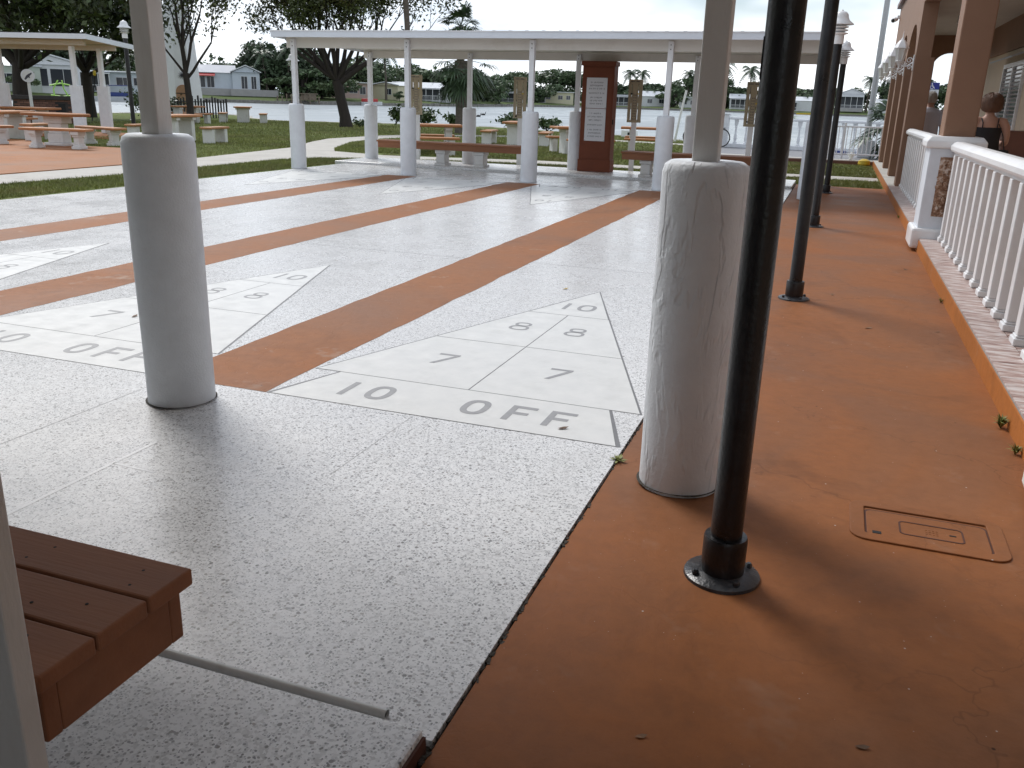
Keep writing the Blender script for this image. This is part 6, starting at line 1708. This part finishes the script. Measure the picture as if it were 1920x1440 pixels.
for s in (-.9,.9):
    MB().tube([(-101.6+s*.67,96.3+s*.74,.1),(-101.9+s*.5,96.2+s*.5,1.2),(-101.6+s*.2,96.3+s*.2,2.3)],.09,6).build('hoop','lime_plastic',root,smooth=True)
MB().tube([(-102.4,95.2,1.6),(-101.6,96.3,1.9),(-100.9,97.3,1.7)],.09,6).build('crossbar','lime_plastic',root,smooth=True); MB().tube([(-102.4,95.2,.3),(-101.6,96.3,.1),(-100.9,97.3,.25)],.12,6).build('seat','lime_plastic',root,smooth=True)
for i,(x,y,lb) in enumerate(((-39.8,96.9,'leftmost dark water bird on the lake'),(-37.0,92.2,'nearest dark water bird on the lake'),(-40.7,103.0,'farthest dark water bird with a raised neck'))):
    root=empty('water_bird',(x,y,-.45),lb,'bird','birds on the lake')
    m=MB(); m.tube([(x-.3,y,-.40),(x-.12,y,-.36),(x+.1,y,-.36),(x+.25,y,-.38)],[.03,.12,.12,.04],8); m.tube([(x+.2,y,-.36),(x+.28,y,-.2),(x+.3,y,-.05),(x+.38,y,-.03)],[.05,.035,.04,.015],6); m.build('body','dark',root,smooth=True)

# ================================================================== GRASS BLADES
def in_poly(X,Y,P):
    r_=np.zeros(len(X),bool); n_=len(P); j=n_-1
    for i in range(n_):
        xi,yi=P[i]; xj,yj=P[j]; c=((yi>Y)!=(yj>Y))&(X<(xj-xi)*(Y-yi)/(yj-yi+1e-12)+xi); r_^=c; j=i
    return r_
rng=np.random.default_rng(5); pts=[]
def sow(x0,x1,y0,y1,dens,hh):
    n_=int((x1-x0)*(y1-y0)*dens); X=rng.uniform(x0,x1,n_); Y=rng.uniform(y0,y1,n_)
    k=~in_poly(X,Y,path_pts)&~in_poly(X,Y,patio_pts)&in_poly(X,Y,shore_near)
    k&=~((X>X_L-.02)&(X<2.62)&(Y<14.0))&~((X>X_L-.27)&(X<X_R)&(Y<15.68))&~((X>X_R-.05)&(X<2.62)&(Y<15.27))&~((X>2.55)&(Y<23.5))&~((X>-2.7)&(Y>23.15))
    pts.append(np.column_stack([X[k],Y[k],np.full(k.sum(),hh)]))
sow(-10.6,-8.6,3.0,16.0,2300,.045); sow(-9.5,1.0,15.6,17.6,1900,.045); sow(-1.5,2.6,15.2,23.2,1700,.045); sow(-14,-1.5,18.2,26,520,.05); sow(-20,-10.4,11,24,420,.05); sow(-30,-14,22,40,110,.06); sow(-14,-2.5,26,40,160,.06)
G=np.vstack(pts); N=len(G); hh=G[:,2]*rng.uniform(.5,1.3,N); az=rng.uniform(0,2*PI,N); wd=.007*(1+ (G[:,1]>18)*1.2); ln=rng.normal(size=(N,2))*.45*hh[:,None]
V=np.empty((N,3,3)); V[:,0]=np.column_stack([G[:,0]-np.cos(az)*wd,G[:,1]-np.sin(az)*wd,np.full(N,-.022)]); V[:,1]=np.column_stack([G[:,0]+np.cos(az)*wd,G[:,1]+np.sin(az)*wd,np.full(N,-.022)]); V[:,2]=np.column_stack([G[:,0]+ln[:,0],G[:,1]+ln[:,1],hh-.02])
me=bpy.data.meshes.new('grass'); me.vertices.add(N*3); me.vertices.foreach_set('co',V.ravel()); me.loops.add(N*3); me.loops.foreach_set('vertex_index',np.arange(N*3)); me.polygons.add(N); me.polygons.foreach_set('loop_start',np.arange(N)*3); me.polygons.foreach_set('loop_total',np.full(N,3)); me.update(calc_edges=True)
me.materials.append(MAT['grass_blade']); o=bpy.data.objects.new('grass',me); COL.objects.link(o); tag(o,'short mown grass blades on the lawns around the court','grass',kind='stuff')

# ---- weeds in the kerb joint and by the court edge
def weed(x,y,r,h,n,label,seed):
    rr=random.Random(seed); root=empty('weed',(x,y,0),label,'weed','weeds in the joints'); m=MB()
    for i in range(n):
        a=rr.uniform(0,2*PI); e=Vector((math.cos(a)*r*rr.uniform(.2,1),math.sin(a)*r*rr.uniform(.2,1),h*rr.uniform(.3,1))); w=Vector((-math.sin(a),math.cos(a),0))*.003
        b0=len(m.v); md=e*.5+Vector((0,0,h*.25)); o_=Vector((x,y,0)); m.v+=[tuple(o_-w),tuple(o_+w),tuple(o_+md+w*1.3),tuple(o_+md-w*1.3),tuple(o_+e)]; m.f+=[(b0,b0+1,b0+2,b0+3),(b0+3,b0+2,b0+4)]
    m.build('blades','grass_blade',root)
weed(2.555,1.02,.06,.07,60,'green weed tuft in the kerb joint nearest the camera',1); weed(2.562,.66,.045,.05,40,'small weed beside the white pillar foot at the right edge',2)
weed(2.57,4.1,.04,.04,24,'tiny weed in the kerb joint halfway along the walkway',3); weed(2.57,7.9,.05,.06,30,'small weed in the kerb joint beyond the pillar',4)
weed(.935,-.14,.05,.02,40,'flat moss tuft at the court edge left of the peeling post',5); weed(2.572,10.2,.05,.05,24,'farther small weed in the kerb joint',6)

# ---- fallen leaves and grit
LEAF=None
def dleaf(x,y,s,rz,label,mt='dead_leaf',z=.0):
    global LEAF
    m=MB(); P=[(-1,0,.10),(-.4,.42,.0),(.3,.45,.12),(1,0,.25),(.3,-.4,.05),(-.4,-.38,.12),(0,0,0)]
    c,sn=math.cos(rz),math.sin(rz); m.v=[(s*(px_*c-py_*sn),s*(px_*sn+py_*c),s*pz_) for px_,py_,pz_ in P]; m.f=[(6,0,1),(6,1,2),(6,2,3),(6,3,4),(6,4,5),(6,5,0)]
    m.v=[(a,b_,d) for a,b_,d in m.v]; o=m.build('fallen_leaf',mt); o.location=(x,y,z+.002); tag(o,label,'leaf','fallen leaves on the paving')
dleaf(.615,.115,.028,.6,'dark curled leaf lying on the second F of OFF','dead_leaf',.0088)
dleaf(-3.02,2.06,.05,.3,'yellow leaf lying on the second lane figure eight','leaf_yellow',.0079)
dleaf(-.28,3.16,.03,1.0,'pale leaf at the tip of the nearest target triangle','leaf_yellow',.0065)
dleaf(1.88,-1.62,.018,.2,'dark speck of leaf on the walkway right of the nearest pole flange')
dleaf(1.38,-1.78,.016,.5,'dark leaf scrap on the walkway, left of the two in the foreground'); dleaf(1.24,-1.99,.018,1.2,'dark leaf scrap on the walkway nearest the bottom edge')
dleaf(-4.0,1.6,.04,.4,'brown leaf on the second orange strip'); dleaf(-4.4,1.45,.025,.9,'small brown leaf near the brown leaf on the orange strip'); dleaf(2.0,2.9,.03,.5,'curled leaf on the walkway past the second pole'); dleaf(1.75,4.0,.025,1.5,'small leaf beside the second black pole base')
dleaf(2.45,3.0,.02,.2,'leaf scrap close to the kerb halfway along'); dleaf(2.4,5.6,.03,2.2,'leaf scrap near the pillar foot on the walkway'); dleaf(-2.6,.95,.03,1.7,'dark leaf on the second lane seven panel left of the post','dead_leaf',.0079)

# people, lanterns and copies share meshes; nothing else to do
scene.cycles.use_adaptive_sampling = True
scene.cycles.max_bounces = 6
scene.cycles.diffuse_bounces = 3
scene.cycles.glossy_bounces = 3
scene.cycles.transmission_bounces = 2
